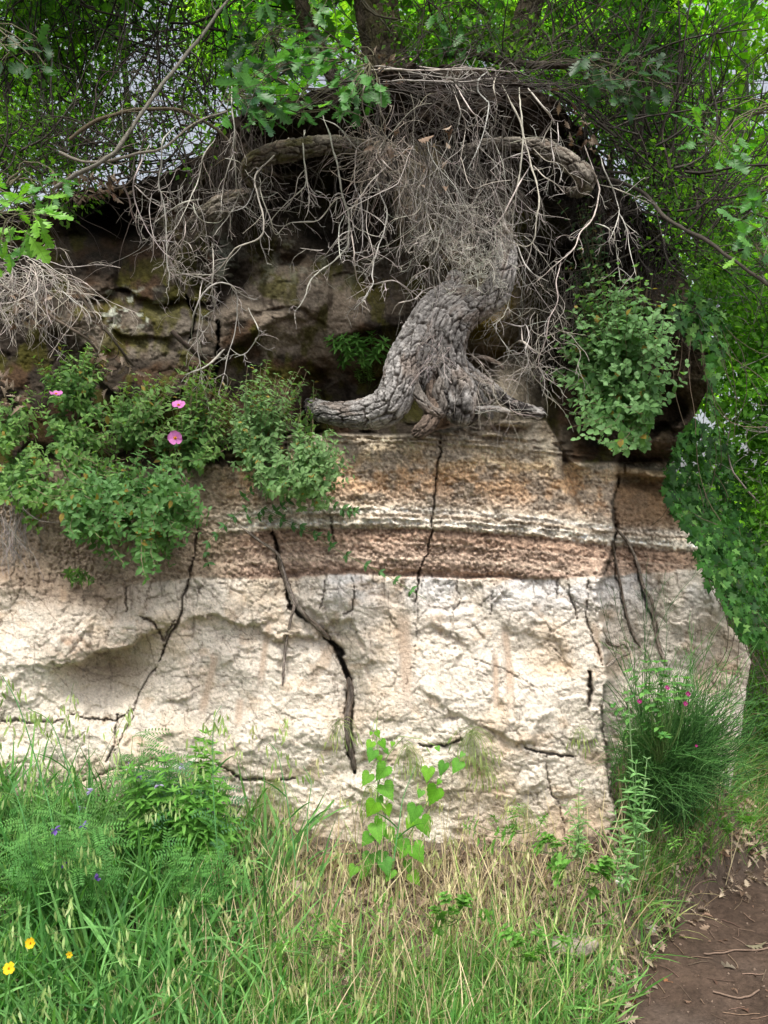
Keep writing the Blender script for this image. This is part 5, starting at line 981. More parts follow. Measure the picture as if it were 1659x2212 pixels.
far_tree('tree with yellow-green leaves glowing between the left stem and thicket', 560, 300, 6.5, 18, 60, [([(430, -100), (780, -100), (780, 90), (560, 200), (430, 120)], 60, .9)], 8000, .075, *LIME)
far_tree('tree filling the gap between the two right oak stems', 960, 200, 6.8, 18, -20, [([(870, -100), (1060, -100), (1060, 130), (900, 120)], 36, .8)], 5000, .07, *MID)
thicket('thicket', 'dark leafy boughs hanging in front of the lime woods at the upper right', 'thicket', [(1180, -60), (1420, -60), (1450, 300), (1600, 500), (1560, 600), (1440, 420), (1330, 260), (1200, 100)], 1900, 4.2, 5.0, .062, (.035, .11, .03), (.09, .24, .045), OVAL, 46, (.10, .26), 90, (.05, .045, .035), stemlen=(.4, 1.2))
# the green slope right of the cliff
SL = ((.09, .24, .04), (.19, .42, .07))
thicket('bush', 'bright bramble bank right of the ivy, upper part', 'bush', [(1540, 640), (1800, 560), (1800, 1000), (1600, 1000), (1570, 850)], 9000, 4.3, 5.2, .045, *SL, OVAL, 60, (.15, .3), 60, (.3, .27, .24), group='bushes on the slope right of the cliff')
thicket('bush', 'fresh green bank of leaves right of the ivy curtain, middle part', 'bush', [(1590, 960), (1850, 960), (1850, 1400), (1650, 1400)], 8000, 4.1, 4.9, .042, *SL, OVAL, 60, (.15, .3), 50, (.3, .27, .24), group='bushes on the slope right of the cliff')
thicket('bush', 'low green tangle behind the broom at the right edge', 'bush', [(1590, 1340), (1850, 1340), (1850, 1660), (1600, 1660)], 6000, 3.9, 4.6, .036, (.06, .16, .035), (.13, .28, .05), LANCE, 50, (.12, .25), 40, (.25, .22, .15), group='bushes on the slope right of the cliff')
thicket('bush', 'hanging grey-stemmed bush high on the slope right of the rock nose', 'bush', [(1540, 560), (1700, 540), (1700, 760), (1600, 760)], 2500, 5.0, 5.8, .05, *SL, SIMPLE, 30, (.15, .3), 130, (.33, .30, .29), group='bushes on the slope right of the cliff', stemlen=(.3, .8), gr=.6)
# dark wooded slope far behind
def woods(name, label, xs, y, z0, z1, n, size, ca, cb):
    C = np.column_stack([R.uniform(xs[0], xs[1], 260), y + R.uniform(-1.2, 1.2, 260), R.uniform(z0, z1, 260) ]); g = Geo(); leaf_cloud(g, C, R.uniform(.4, .9, 260), n, SIMPLE, size, ca, cb); g.obj(name, M_FAR, None, kind='stuff', label=label, cat='woods')
woods('woods', 'lime green woods far behind the right side of the cliff', (2.0, 17), 11.5, 0, 5.6, 13000, .20, (.13, .32, .04), (.28, .52, .06))
woods('woods', 'distant woods seen through the thicket left of the oak', (-9, 2.5), 11, 2.5, 4.6, 3500, .17, (.09, .26, .04), (.2, .42, .06))
# ------------------------------------------------------------------ verge: grasses, herbs, litter
def gblade(bend, w=.011, n=5):
    a = np.linspace(0, bend, n); st = 1 / (n - 1); y = np.concatenate([[0], np.cumsum(np.cos(a[1:]) * st)]); z = np.concatenate([[0], np.cumsum(np.sin(a[1:]) * st)]); ww = w * np.array([.7, 1, .85, .55, .06])
    v = np.concatenate([np.column_stack([-ww, y, z]), np.column_stack([ww, y, z])]); f = [(i, n + i, n + i + 1, i + 1) for i in range(n - 1)]; return v, np.array(f)
GB = [gblade(b) for b in (.2, .5, .9, 1.4, 1.9)]
VEDGE = [(-6, 1.2), (-1.6, 1.7), (-.6, 2.05), (.3, 2.3), (.66, 2.45), (.86, 2.74), (1.0, 2.98), (1.3, 3.25), (1.78, 3.7), (3, 4.6)]
def vedge(x): return interp(VEDGE, x)
def vfoot(x): return interp([(-6, 3.3), (-1.5, 3.0), (0, 3.05), (.85, 3.08), (1.0, 3.3), (1.5, 3.55), (1.8, 4.1), (3, 5.4)], x)
def scatter(n, x0, x1, dens, back=.06, front=0.0):
    out = np.zeros((0, 2))
    while len(out) < n:
        x = R.uniform(x0, x1, 4 * n); a = vedge(x) - front; b = vfoot(x) + back; y = R.uniform(1.0, 4.2, 4 * n); ok = (y > a) & (y < b) & (R.random(4 * n) < dens(x, y)); out = np.vstack([out, np.column_stack([x, y])[ok]])
    return out[:n]
def blades(g, xy, h, ca, cb, lean=.25, wscale=1, temp=None, hv=.35):
    n = len(xy); B0 = ground_at(xy[:, 0], xy[:, 1]); B0[:, 2] -= .01; hh = h * R.uniform(1 - hv, 1 + hv, n); D = np.column_stack([R.normal(0, lean, n), R.normal(-.04, lean, n), np.ones(n)]); ang = R.uniform(0, 2 * np.pi, n); up = np.column_stack([np.cos(ang), np.sin(ang), R.normal(0, .2, n)]); M = frames(D, up); k = R.integers(0, len(GB), n) if temp is None else R.choice(temp, n); C = leafcol(n, ca, cb)
    for i in range(len(GB)):
        m = k == i
        if m.any(): g.inst(GB[i][0] * np.array([wscale, 1, 1]), GB[i][1], M[m] * hh[m][:, None, None], B0[m], C[m])
    return B0, hh
gn = lambda x, y, s, sc: fbm(x * sc, y * sc, s, 3)
left = lambda x, y: np.clip(sst(-.15, -.75, x) * (.3 + 1.4 * gn(x, y, 1, 3)), 0, 1)
g = Geo(); xy = scatter(9500, -2.4, .2, left, .02, .35); blades(g, xy, .27, (.05, .17, .04), (.22, .46, .14), .42, 1.55, hv=.45)
xy = scatter(3000, -2.4, -.2, left, .02, .35); blades(g, xy, .20, (.15, .32, .05), (.36, .54, .20), .55, 1.5)
g.obj('grass', M_GRASS, None, kind='stuff', label='tall dense green grass on the left of the verge', cat='grass')
front = lambda x, y: np.clip(sst(.75, .1, (y - vedge(x)) / .75) * (.2 + 1.2 * gn(x, y, 2, 4)) * (1 - .85 * sst(.35, .85, x)), 0, 1)
g = Geo(); xy = scatter(8000, -1.2, 1.1, front, 0, .06); blades(g, xy, .135, (.07, .22, .04), (.26, .48, .14), .55, 1.9, hv=.5); xy = scatter(1500, -1.2, 1.1, front, 0, .06); blades(g, xy, .13, (.30, .36, .11), (.50, .49, .24), .5, 1.5, hv=.5)
g.obj('grass', M_GRASS, None, kind='stuff', label='shorter mixed grass along the front of the verge by the path', cat='grass')
mid = lambda x, y: np.clip((.15 + 1.1 * gn(x, y, 3, 4)) * sst(-.9, -.5, x) * (1 - .6 * sst(.9, 1.3, x)) * (1 - .45 * sst(.3, .7, x)), 0, 1)
g = Geo(); xy = scatter(1500, -1.0, 1.6, mid, .03, 0); blades(g, xy, .21, (.42, .34, .19), (.7, .6, .38), .22, .7, [0, 0, 1, 1, 2], .5); xy = scatter(2400, -1.0, 1.6, mid, .03, 0); blades(g, xy, .13, (.30, .22, .13), (.5, .38, .24), .6, .5)
xy = scatter(700, -1.0, 1.6, mid, .03, 0); blades(g, xy, .17, (.2, .36, .08), (.42, .56, .18), .28, .9, [0, 1, 1, 2], .5)
g.obj('dry_grass', M_DRY, None, kind='stuff', label='straw coloured dry stalks in front of the clay wall', cat='dry grass')
rightg = lambda x, y: np.clip(sst(.85, 1.0, x) * (.1 + 1.3 * gn(x, y, 4, 4)) * sst(0, .15, y - vedge(x)), 0, 1)
g = Geo(); xy = scatter(2400, .8, 2.6, rightg, .1, 0); blades(g, xy, .20, (.08, .22, .05), (.2, .4, .09), .5, .9); xy = scatter(900, .9, 2.6, rightg, .1, 0); blades(g, xy, .22, (.34, .28, .15), (.5, .42, .25), .5, .5)
g.obj('grass', M_GRASS, None, kind='stuff', label='thin tangled grass at the cliff foot under the broom', cat='grass')

# hanging seed heads
SPIKE = blade([(0, 0, .03), (.3, .3, .10), (.65, .65, .09), (1, 1, .01)], .4, .1)
def panicle(g, tip, tang, n, L, size, ca, cb, spread=.6):
    """drooping spikelets on hair branches along the last L of a stem"""
    t = R.uniform(0, 1, n); o = tip - tang * (t * L)[:, None] ; ph = R.uniform(0, 2 * np.pi, n); off = np.column_stack([np.cos(ph), np.sin(ph) * .7, R.uniform(-.6, .4, n)]) * (.015 + .045 * t[:, None]) * spread; p = o + off
    g.tubes(np.stack([o, (o + p) / 2 + [0, 0, .008], p], 1), .0005, 3, np.array([(.3, .36, .14)])); d = np.column_stack([R.normal(0, .25, n), R.normal(0, .25, n), -np.ones(n)])
    g.inst(SPIKE[0], SPIKE[1], frames(d, np.array([[0, -1, 0.1]])) * (size * R.uniform(.8, 1.2, n))[:, None, None], p, leafcol(n, ca, cb))
g = Geo(); xy = scatter(80, -2.2, .1, left, .02, .2); n = len(xy); B0 = ground_at(xy[:, 0], xy[:, 1]); P = strands(B0, np.column_stack([R.normal(0, .15, n), R.normal(0, .1, n), np.ones(n)]), R.uniform(.35, .62, n), 12, .25, .06); g.tubes(P, np.linspace(.0016, .0007, 12)[None], 3, leafcol(n, (.10, .22, .06), (.2, .34, .10)))
for i in range(n): panicle(g, P[i, -1], norm(P[i, -1] - P[i, -4]), 12, .13, .030, (.34, .50, .16), (.56, .66, .34))
g.obj('wild_oats', M_GRASS, None, kind='stuff', label='wild oats with hanging pale green spikelets at left', cat='oats')
g = Geo(); xy = scatter(60, -.9, 1.4, mid, .02, 0); n = len(xy); B0 = ground_at(xy[:, 0], xy[:, 1]); P = strands(B0, np.column_stack([R.normal(0, .2, n), R.normal(0, .1, n), np.ones(n)]), R.uniform(.25, .5, n), 12, .35, .08); g.tubes(P, np.linspace(.0013, .0006, 12)[None], 3, leafcol(n, (.36, .36, .16), (.5, .46, .24)))
for i in range(n): panicle(g, P[i, -1], norm(P[i, -1] - P[i, -4]), 9, .09, .026, (.44, .50, .22), (.64, .60, .36), .45)
g.obj('brome', M_GRASS, None, kind='stuff', label='drooping brome heads in the dry middle of the verge', cat='grass')
def stalk(label, pts, y, heads, w=3.2, bladeat=()):
    q = spline(np.array(pts, float), 22); yy = np.linspace(y[0], y[1], 22); P = at(q[:, 0], q[:, 1], yy); b = ground_at(P[:1, 0], P[:1, 1])[0]; loc = P[0].copy(); P = P - loc; t = thing('grass_stalk', label, 'grass stalk', tuple(loc), 'tall grass stalks before the clay wall')
    g = Geo(); g.tubes(P, np.linspace(w, w * .4, 22) * .5 * K * 2.7, 5, np.array([(.08, .22, .07)])); g.obj('stem', M_TWIG, t, smooth=True); g = Geo()
    if heads: panicle(g, P[-1], norm(P[-1] - P[-5]), heads, .22, .034, (.24, .38, .12), (.42, .52, .22), 1.1); g.obj('seed_head', M_GRASS, t, kind='stuff')
    for k in bladeat: g = Geo(); g.inst(GB[2][0] * np.array([1.7, 1, 1]), GB[1][1], frames(np.array([[R.choice([-.8, .8]), -.1, 1.0]]), np.array([[0, -1, -.3]])) * .16, P[k][None], np.array([(.10, .28, .09)])); g.obj('leaf', M_GRASS, t)
stalk('tall dark oat stalk leaning left out of the view, bent lowest at the far left', [(75, 1900), (55, 1780), (25, 1690), (-10, 1600)], (2.5, 2.6), 14, bladeat=(7,))
stalk('tallest left oat stalk reaching up to the undercut clay ledge', [(125, 1880), (110, 1760), (80, 1650), (40, 1525), (5, 1460)], (2.55, 2.7), 20, 4, (8,))
stalk('straight oat stalk right of the tallest left one', [(185, 1880), (168, 1740), (140, 1640), (108, 1560), (60, 1530)], (2.6, 2.75), 16, 3.6, (9,))
stalk('oat stalk standing straight before the left herb clump', [(478, 1900), (465, 1780), (460, 1660), (462, 1560), (478, 1525)], (2.6, 2.75), 20, 3.4, (10,))
stalk('oat stalk in front of the clay beneath the undercut slab', [(640, 1880), (628, 1780), (615, 1700), (600, 1630), (582, 1605)], (2.6, 2.75), 16, 3.2, (6, 9))
stalk('leafless green stalk leaning left of the heart-leaved plant', [(665, 1840), (664, 1760), (672, 1690), (655, 1655)], (2.65, 2.8), 0, 3.0, (5,))
stalk('dark thin stalk crossing the stems of the heart-leaved plant', [(850, 1860), (862, 1780), (872, 1720), (898, 1655)], (2.65, 2.8), 5, 3.4, (4, 6))
def tuft(label, u, v, n, L, ca, cb, spread=.5):
    y = wall_y(u, v) - .03; loc = at(u, v, y); t = thing('grass_tuft', label, 'grass', tuple(loc), 'grass tufts hanging on the clay wall'); S = np.zeros((n, 3)) + R.normal(0, .008, (n, 3)); D = np.column_stack([R.normal(0, spread, n), -R.uniform(.1, .6, n), R.uniform(-.6, .5, n)]); P = strands(S, D, R.uniform(.5, 1, n) * L, 8, 1.3, .06); g = Geo(); g.tubes(P, np.linspace(.0009, .0004, 8)[None], 3, leafcol(n, ca, cb)); d = norm(P[:, -1] - P[:, -3]); g.inst(SPIKE[0] * np.array([.7, 1, 1]), SPIKE[1], frames(d, np.array([[0, -1, .2]])) * (.03 * R.uniform(.7, 1.2, n))[:, None, None], P[:, -2], leafcol(n, ca, cb)); g.obj('leaves', M_GRASS, t, kind='stuff')
GC = ((.2, .30, .10), (.42, .46, .2)); 
tuft('feathery brome tuft hanging at the right end of the short horizontal crack', 1020, 1580, 75, .17, *GC)
tuft('wispy brome tuft between the heart-leaved plant and the horizontal crack', 880, 1610, 40, .13, *GC)
tuft('thin faded tuft beside the black root in the big crack', 737, 1560, 30, .13, *GC)
tuft('drooping tuft on the clay right of the herb clump', 600, 1690, 45, .17, *GC)
tuft('small tuft near the right edge of the front clay block', 1252, 1575, 25, .10, *GC)
tuft('pale tuft low on the clay right of the heart-leaved plant', 1130, 1740, 28, .13, *GC)
tuft('straw tuft hanging over the left foot of the clay', 560, 1730, 40, .16, *GC)
tuft('brome tuft spilling below the heart-leaved plant top', 800, 1700, 30, .14, *GC)
tuft('grassy wisps on the clay under the second horizontal crack', 1045, 1650, 30, .12, *GC)

# heart-leaved plant
hl = [(430, 130, 75), (355, 125, 45), (345, 255, 120), (485, 240, 110), (590, 240, 60), (365, 360, 145), (525, 320, 70), (450, 395, 75), (475, 540, 200), (310, 615, 155), (535, 745, 205), (460, 850, 100), (365, 935, 190), (535, 950, 130), (425, 1080, 110), (430, 1190, 205), (310, 1270, 150), (560, 1220, 150), (820, 985, 195), (935, 1125, 215), (770, 1100, 120), (665, 1320, 195), (860, 1410, 215), (700, 1420, 110), (520, 1560, 180), (340, 1500, 185), (560, 1650, 140), (830, 1690, 150), (160, 1610, 130), (280, 1630, 150), (1130, 500, 155), (1285, 480, 160), (1035, 790, 215), (890, 775, 95), (1080, 290, 65), (1340, 355, 65), (970, 560, 160), (1090, 650, 65), (230, 1790, 65), (150, 1830, 75), (690, 1870, 120), (350, 880, 100), (480, 1450, 120), (760, 1560, 130)]
hb = at(822, 1880, 2.98); H = thing('heart_leaved_plant', 'bright green plant with toothed heart-shaped leaves climbing before the clay', 'plant', tuple(hb))
HM = mat_leaf('heart_leaf', .5, .5, .3, objvar=[(.10, .32, .02), (.16, .42, .035), (.10, .30, .05), (.20, .46, .03)]); HME = mesh_np('heart_leaf', HEART[0], HEART[1], HM)
stems = [[(430, 1650), (425, 1300), (432, 900), (428, 500), (420, 100), (430, -120)], [(520, 1650), (640, 1450), (820, 1130), (1000, 800), (1180, 480), (1330, 350)], [(430, 700), (520, 400), (640, 240), (720, 160)], [(430, 1650), (500, 1200), (520, 800), (500, 560)]]
SP = []; g = Geo()
for s in stems:
    q = spline(np.array(s, float), 40); P = at(730 + q[:, 0] * .2, 1559.4 + q[:, 1] * .2, 2.97 - .03 * np.sin(np.linspace(0, 6, 40))) - hb; SP.append(P); g.tubes(P, np.linspace(.0026, .0011, 40)[None], 5, np.array([(.16, .26, .08)]))
g.obj('stem', M_TWIG, H, smooth=True); SA = np.concatenate(SP); pg = Geo()
for (x, y, s) in hl:
    c = at(730 + x * .2, 1559.4 + y * .2, 2.97 - R.uniform(.03, .12)) - hb; k = np.hypot(SA[:, 0] - c[0], SA[:, 2] - c[2] - .03).argmin(); sgn = np.sign(c[0] - SA[k, 0]) or 1; size = s * .2 * K * 2.95 * 1.0; d = norm(np.array([sgn * R.uniform(.1, .7), -.35 + R.normal(0, .2), -.75])); base = c - d * size * .45
    if s > 140: k2 = 3
    put(HME, frames(d[None], np.array([[sgn * .2 + R.normal(0, .25), -1, R.uniform(.2, .9)]]))[0], base, size, H); S = np.stack([SA[k], (SA[k] + base) / 2 + [0, -.005, .012], base])[None]; pg.tubes(S, .0012, 4, np.array([(.2, .32, .08)]))
pg.obj('petioles', M_TWIG, H, kind='stuff')

# herb clump and vetches, left
plant('herb', 'clump of bright green pointed-leaved herbs at the foot of the clay left of centre', 'plant', [tuple(p) for p in in_region([(270, 1660), (330, 1640), (400, 1650), (440, 1620), (475, 1660), (510, 1720), (520, 1790), (450, 1850), (340, 1850), (270, 1780)], 55)], (400, 1900), LANCE, .046, (.09, .25, .04), (.17, .38, .07), 5, 6, y=2.86, off=.12)
plant('herb', 'taller leafy herb shoots rising highest beside the straight oat stalk', 'plant', [(430, 1600), (445, 1585), (455, 1610), (425, 1620), (440, 1640), (465, 1630)], (440, 1800), LANCE, .042, (.12, .29, .05), (.2, .42, .08), 5, 6, y=2.9, off=.05)
def pinnate():
    v = []; f = []
    for i in range(8):
        t = .15 + i * .11
        for s in (-1, 1): b = len(v); v += [(0, t, 0), (s * .10, t + .0, .02), (s * .22, t + .05, .0), (s * .12, t + .06, .01)]; f.append((b, b + 1, b + 2, b + 3) if s > 0 else (b + 3, b + 2, b + 1, b))
    v = np.array(v); v[:, 2] -= .25 * v[:, 1] ** 2; return v, np.array(f)
PIN = pinnate()
def vetch(label, poly, n, y, base, ca, cb, size=.10, fl=0, fcol=(.35, .25, .5)):
    loc = at(base[0], base[1], y); t = thing('vetch', label, 'vetch', tuple(loc), 'vetches climbing in the grass'); q = in_region(poly, n); T = at(q[:, 0], q[:, 1], y + R.uniform(-.15, .1, n)) - loc; B = np.column_stack([T[:, 0] * .6 + R.normal(0, .03, n), R.normal(0, .04, n), np.zeros(n)]); f = np.linspace(0, 1, 8)[None, :, None]; P = B[:, None] * (1 - f) + T[:, None] * f + np.cumsum(R.normal(0, .006, (n, 8, 3)), 1)
    g = Geo(); g.tubes(P, .0011, 3, np.array([(.12, .24, .07)])); g.obj('stems', M_TWIG, t, kind='stuff'); g = Geo()
    for j in range(3, 8):
        k = n; d = np.column_stack([R.normal(0, 1, k), R.normal(-.4, .4, k), R.uniform(-.1, .7, k)]); g.inst(PIN[0], PIN[1], frames(d, np.array([[0, -.5, 1]])) * (size * R.uniform(.5, 1, k))[:, None, None], P[:, j], leafcol(k, ca, cb))
    g.obj('leaves', M_LEAF, t, kind='stuff')
    for i in range(fl):
        g = Geo(); p = P[i, -1] + [0, -.06, .01]; pv = np.array(OVAL[0]); m = 5; d = norm(R.normal(0, 1, (m, 3)) + [0, -.6, .2]); g.inst(pv * [1.3, 1, 1], OVAL[1], frames(d) * .018, np.repeat(p[None], m, 0), leafcol(m, np.array(fcol) * .8, np.array(fcol) * 1.2)); g.obj('flower', M_PETAL, t)
vetch('vetch with ladder leaves scrambling up the left clay to the highest point', [(280, 1580), (300, 1570), (330, 1610), (360, 1600), (400, 1680), (300, 1700), (270, 1650)], 26, 2.9, (320, 1850), (.08, .2, .06), (.15, .3, .09), .11, 4, (.40, .35, .55))
vetch('grey-green vetch lying over the top of the left herb clump', [(280, 1650), (400, 1640), (480, 1690), (500, 1800), (350, 1720)], 34, 2.82, (380, 1880), (.06, .17, .08), (.12, .26, .12), .10, 5, (.42, .36, .55))
vetch('vetch with large leaflets low between the clump and the grass', [(340, 1800), (500, 1800), (520, 1930), (430, 1950), (350, 1900)], 34, 2.66, (430, 1990), (.08, .24, .06), (.16, .36, .09), .085)
vetch('fine vetch with tiny violet flowers in the far left grass', [(0, 1760), (240, 1750), (260, 1900), (60, 1920), (0, 1880)], 45, 2.55, (130, 2010), (.08, .24, .06), (.16, .36, .09), .085, 4, (.16, .09, .35))
vetch('low vetch mat at the bottom of the clay under the seed heads', [(40, 1720), (240, 1700), (280, 1780), (60, 1800)], 40, 2.85, (150, 1880), (.09, .21, .06), (.16, .31, .09), .09, 2, (.4, .36, .55))

# broom
def broom():
    loc = at(1430, 1760, 3.25); t = thing('broom_bush', 'rush-like green broom bush against the lower right corner of the clay', 'bush', tuple(loc)); n = 420
    tips = in_region([(1306, 1490), (1340, 1430), (1420, 1380), (1480, 1410), (1560, 1400), (1620, 1450), (1650, 1500), (1660, 1580), (1620, 1660), (1560, 1720), (1420, 1730), (1350, 1700), (1320, 1600)], n); T = at(tips[:, 0], tips[:, 1], R.uniform(2.85, 3.35, n)) - loc; T = T * R.uniform(.5, 1.12, (n, 1)) + R.normal(0, .02, (n, 3)); B = np.column_stack([R.normal(0, .09, n), R.normal(0, .05, n), R.uniform(-.05, .12, n)]); f = np.linspace(0, 1, 12)[None, :, None]; P = B[:, None] * (1 - f) + T[:, None] * f; P[..., 2] += np.sin(f[..., 0] * math.pi) * .06; P += np.cumsum(R.normal(0, .006, P.shape), 1)
    g = Geo(); g.tubes(P, np.linspace(.0022, .0008, 12)[None], 3, leafcol(n, (.07, .20, .06), (.16, .36, .11))); p, tt, fr, i = along(P, 9, lo=.25, hi=.98); m = len(p); d = norm(side(tt, R.uniform(.2, .9, m)) + np.array([.1, 0, .15])); S = strands(p, d, R.uniform(.05, .2, m), 8, .05, .10); g.tubes(S, np.linspace(.0012, .0006, 8)[None], 3, leafcol(m, (.08, .23, .06), (.20, .42, .13))); g.obj('rods', M_GRASS, t, kind='stuff')
    k = 40; q = in_region([(1480, 1400), (1680, 1330), (1720, 1500), (1600, 1650)], k); S = strands(np.zeros((k, 3)) + R.normal(0, .04, (k, 3)), norm(at(q[:, 0], q[:, 1], 3.0) - loc), R.uniform(.5, .85, k), 14, .15, .05); g = Geo(); g.tubes(S, np.linspace(.002, .0007, 14)[None], 3, leafcol(k, (.05, .13, .05), (.1, .22, .09))); g.obj('stems', M_GRASS, t, kind='stuff')
    k = 10; S = strands(np.zeros((k, 3)) - [.08, 0, -.35], norm(np.column_stack([R.normal(-.25, .25, k), R.normal(0, .1, k), np.ones(k)])), R.uniform(.5, .75, k), 14, 0, .06); g = Geo(); g.tubes(S, np.linspace(.002, .0008, 14)[None], 3, leafcol(k, (.05, .12, .05), (.1, .2, .08))); p, tt, fr, i = along(S, 12, lo=.5, hi=1); g.tubes(strands(p, side(tt, .5), R.uniform(.03, .09, len(p)), 5, 0, .1), .0007, 3, leafcol(len(p), (.05, .12, .05), (.1, .2, .08))); g.obj('stems', M_GRASS, t, kind='stuff')
broom()
plant('herb', 'leafy trefoil herb growing through the left side of the broom', 'plant', [tuple(p) for p in in_region([(1310, 1420), (1400, 1410), (1480, 1430), (1500, 1500), (1450, 1600), (1330, 1580)], 34)], (1420, 1640), OVAL, .03, (.08, .24, .06), (.17, .38, .09), 2, 4, y=3.02, off=.08)
for lab, u, v in (('dark magenta vetch flower at the left front of the broom', 1381, 1515), ('magenta vetch flower highest in the broom', 1441, 1486), ('upper of two magenta flowers at the broom centre', 1486, 1499), ('lower of two magenta flowers at the broom centre, paler in the middle', 1480, 1520), ('tiny magenta flower low in the broom', 1504, 1611)):
    flower(lab, u, v, 2.86, .018 if v < 1600 else .011, (.30, .02, .14), (.6, .35, .5), 4, 'vetch_flower', 'magenta flowers in the broom')
plant('thistle', 'tall pale thistle stem standing before the broom', 'thistle', [(1357, 1480), (1400, 1640)], (1388, 1880), SPIKE, .028, (.18, .36, .14), (.30, .48, .22), 12, 2, y=2.88, off=.04, lay='all', stemr=.003, stemcol=(.2, .33, .14))
plant('thistle', 'second thistle with broad prickly leaves low before the broom', 'thistle', [(1375, 1650), (1395, 1700), (1350, 1690)], (1375, 1890), SPIKE, .05, (.14, .33, .10), (.24, .44, .17), 8, 3, y=2.86, off=.05, lay='all', stemr=.003, stemcol=(.18, .3, .12))
plant('thistle', 'short thin thistle against the right bottom of the front clay block', 'thistle', [(1253, 1690), (1262, 1740), (1222, 1740), (1240, 1790)], (1250, 1850), SPIKE, .035, (.17, .34, .12), (.28, .46, .18), 12, 2, y=2.95, off=.04, lay='all', stemr=.0022, stemcol=(.2, .32, .14))
plant('thistle', 'spindly thistle leaning at the edge of the trodden earth', 'thistle', [(1330, 1760), (1345, 1810)], (1335, 1930), SPIKE, .045, (.16, .34, .11), (.26, .46, .17), 10, 3, y=2.78, off=.04, lay='all', stemr=.002, stemcol=(.2, .32, .14))
for i, (u, v, yy, lab) in enumerate([(1105, 1800, 2.8, 'low leafy weed at the clay foot right of the heart-leaved plant'), (1210, 1850, 2.78, 'low feathery weed under the short thistle'), (1265, 1905, 2.7, 'broad-leaved weed sprouting among the litter beneath the broom'), (1450, 1850, 3.05, 'small weed clump between broom and trodden earth'), (1560, 1790, 3.3, 'yellowish weeds on the bank below the right bushes'), (960, 1985, 2.5, 'green rosette in the middle of the verge'), (700, 2040, 2.4, 'low broad leaves half hidden in the front grass'), (1130, 2060, 2.45, 'loose green weed near the verge edge')]):
    plant('weed', lab, 'weed', [tuple(np.array([u, v - 30]) + R.normal(0, 1, 2) * [55, 24]) for _ in range(10)], (u, v), (LANCE, OVAL, ROUND)[i % 3], .028, (.11, .28, .05), (.22, .44, .10), 3, 5, y=yy, off=.05)

# yellow flowers, lower left
YF = (.85, .60, .02)
flower('large yellow flower at the bottom left corner, lowest', 20, 2092, 2.0, .030, YF, (.8, .45, .02), 8, 'yellow_flower', 'yellow flowers in the lower left grass', .9)
flower('yellow flower a little above and right of the lowest one', 66, 2037, 2.1, .028, YF, (.8, .45, .02), 8, 'yellow_flower', 'yellow flowers in the lower left grass', .9)
flower('smallest yellow flower, half closed, farthest right in the grass', 150, 2062, 2.12, .018, YF, (.8, .45, .02), 6, 'yellow_flower', 'yellow flowers in the lower left grass', .9)

# litter
DOAK = [blade([(0, 0, .012), (.18, .22, .13), (.25, .24, .07), (.36, .44, .25), (.42, .42, .10), (.55, .64, .31), (.60, .59, .13), (.72, .80, .27), (.78, .77, .13), (1, 1, .04)], a, b) for a, b in ((.6, .5), (-.5, -.4), (.3, 1.0), (.9, .2))]
def litter(name, label, n, dens, ca, cb, x0=-1.2, x1=2.4, back=.05, front=.12, z=.012):
    xy = scatter(n, x0, x1, dens, back, front); g = Geo(); B = ground_at(xy[:, 0], xy[:, 1]); B[:, 2] += R.uniform(0, z, n) + .004; D = np.column_stack([R.normal(0, 1, n), R.normal(0, 1, n), R.normal(0, .25, n)]); up = np.column_stack([R.normal(0, .35, n), R.normal(-.1, .35, n), np.ones(n)]); M = frames(D, up) * (R.uniform(.02, .055, n) * (.55 if z < .01 else 1))[:, None, None]; k = R.integers(0, 4, n); C = leafcol(n, ca, cb, .35)
    for i in range(4): m = k == i; g.inst(DOAK[i][0], DOAK[i][1], M[m], B[m], C[m])
    g.obj(name, M_DRY, None, kind='stuff', label=label, cat='leaf litter')
ld = lambda x, y: np.clip((.12 + .9 * sst(-.7, .2, x) * sst(-.1, .2, y - vedge(x))) * (.2 + 1.2 * gn(x, y, 5, 4)), 0, 1)
litter('leaf_litter', 'brown and pale fallen oak leaves covering the bank', 4600, ld, (.15, .10, .07), (.46, .38, .28))
litter('leaf_litter', 'scattered reddish dead leaves trodden on the earth path', 160, lambda x, y: np.clip(sst(.1, -.1, y - vedge(x)) * (.2 + gn(x, y, 3, 4)), 0, 1), (.09, .05, .035), (.2, .13, .09), .2, 2.6, 0, 1.2, .002)
litter('leaf_litter', 'pale fallen leaves heaped under the broom and right bushes', 600, lambda x, y: sst(1.0, 1.3, x) * sst(0, .1, y - vedge(x)), (.22, .14, .09), (.46, .36, .26), .9, 2.8, .3, 0)
g = Geo(); n = 650; x = R.uniform(.3, 2.6, n); y = R.uniform(1.8, 4.2, n); B = ground_at(x, y) + [0, 0, .005]; a = R.uniform(0, 6.28, n); P = strands(B, np.column_stack([np.cos(a), np.sin(a), 0 * a]), R.uniform(.02, .12, n), 6, 0, .12); P[..., 2] = ground_z(P[..., 0], P[..., 1]) + .004; g.tubes(P, R.uniform(.0008, .0022, (n, 1)) * np.ones((1, 6)), 4, twig_col(n, (.16, .11, .08), .4)); g.obj('twig_litter', M_TWIG, None, kind='stuff', label='small broken twigs strewn over the earth path', cat='twigs')
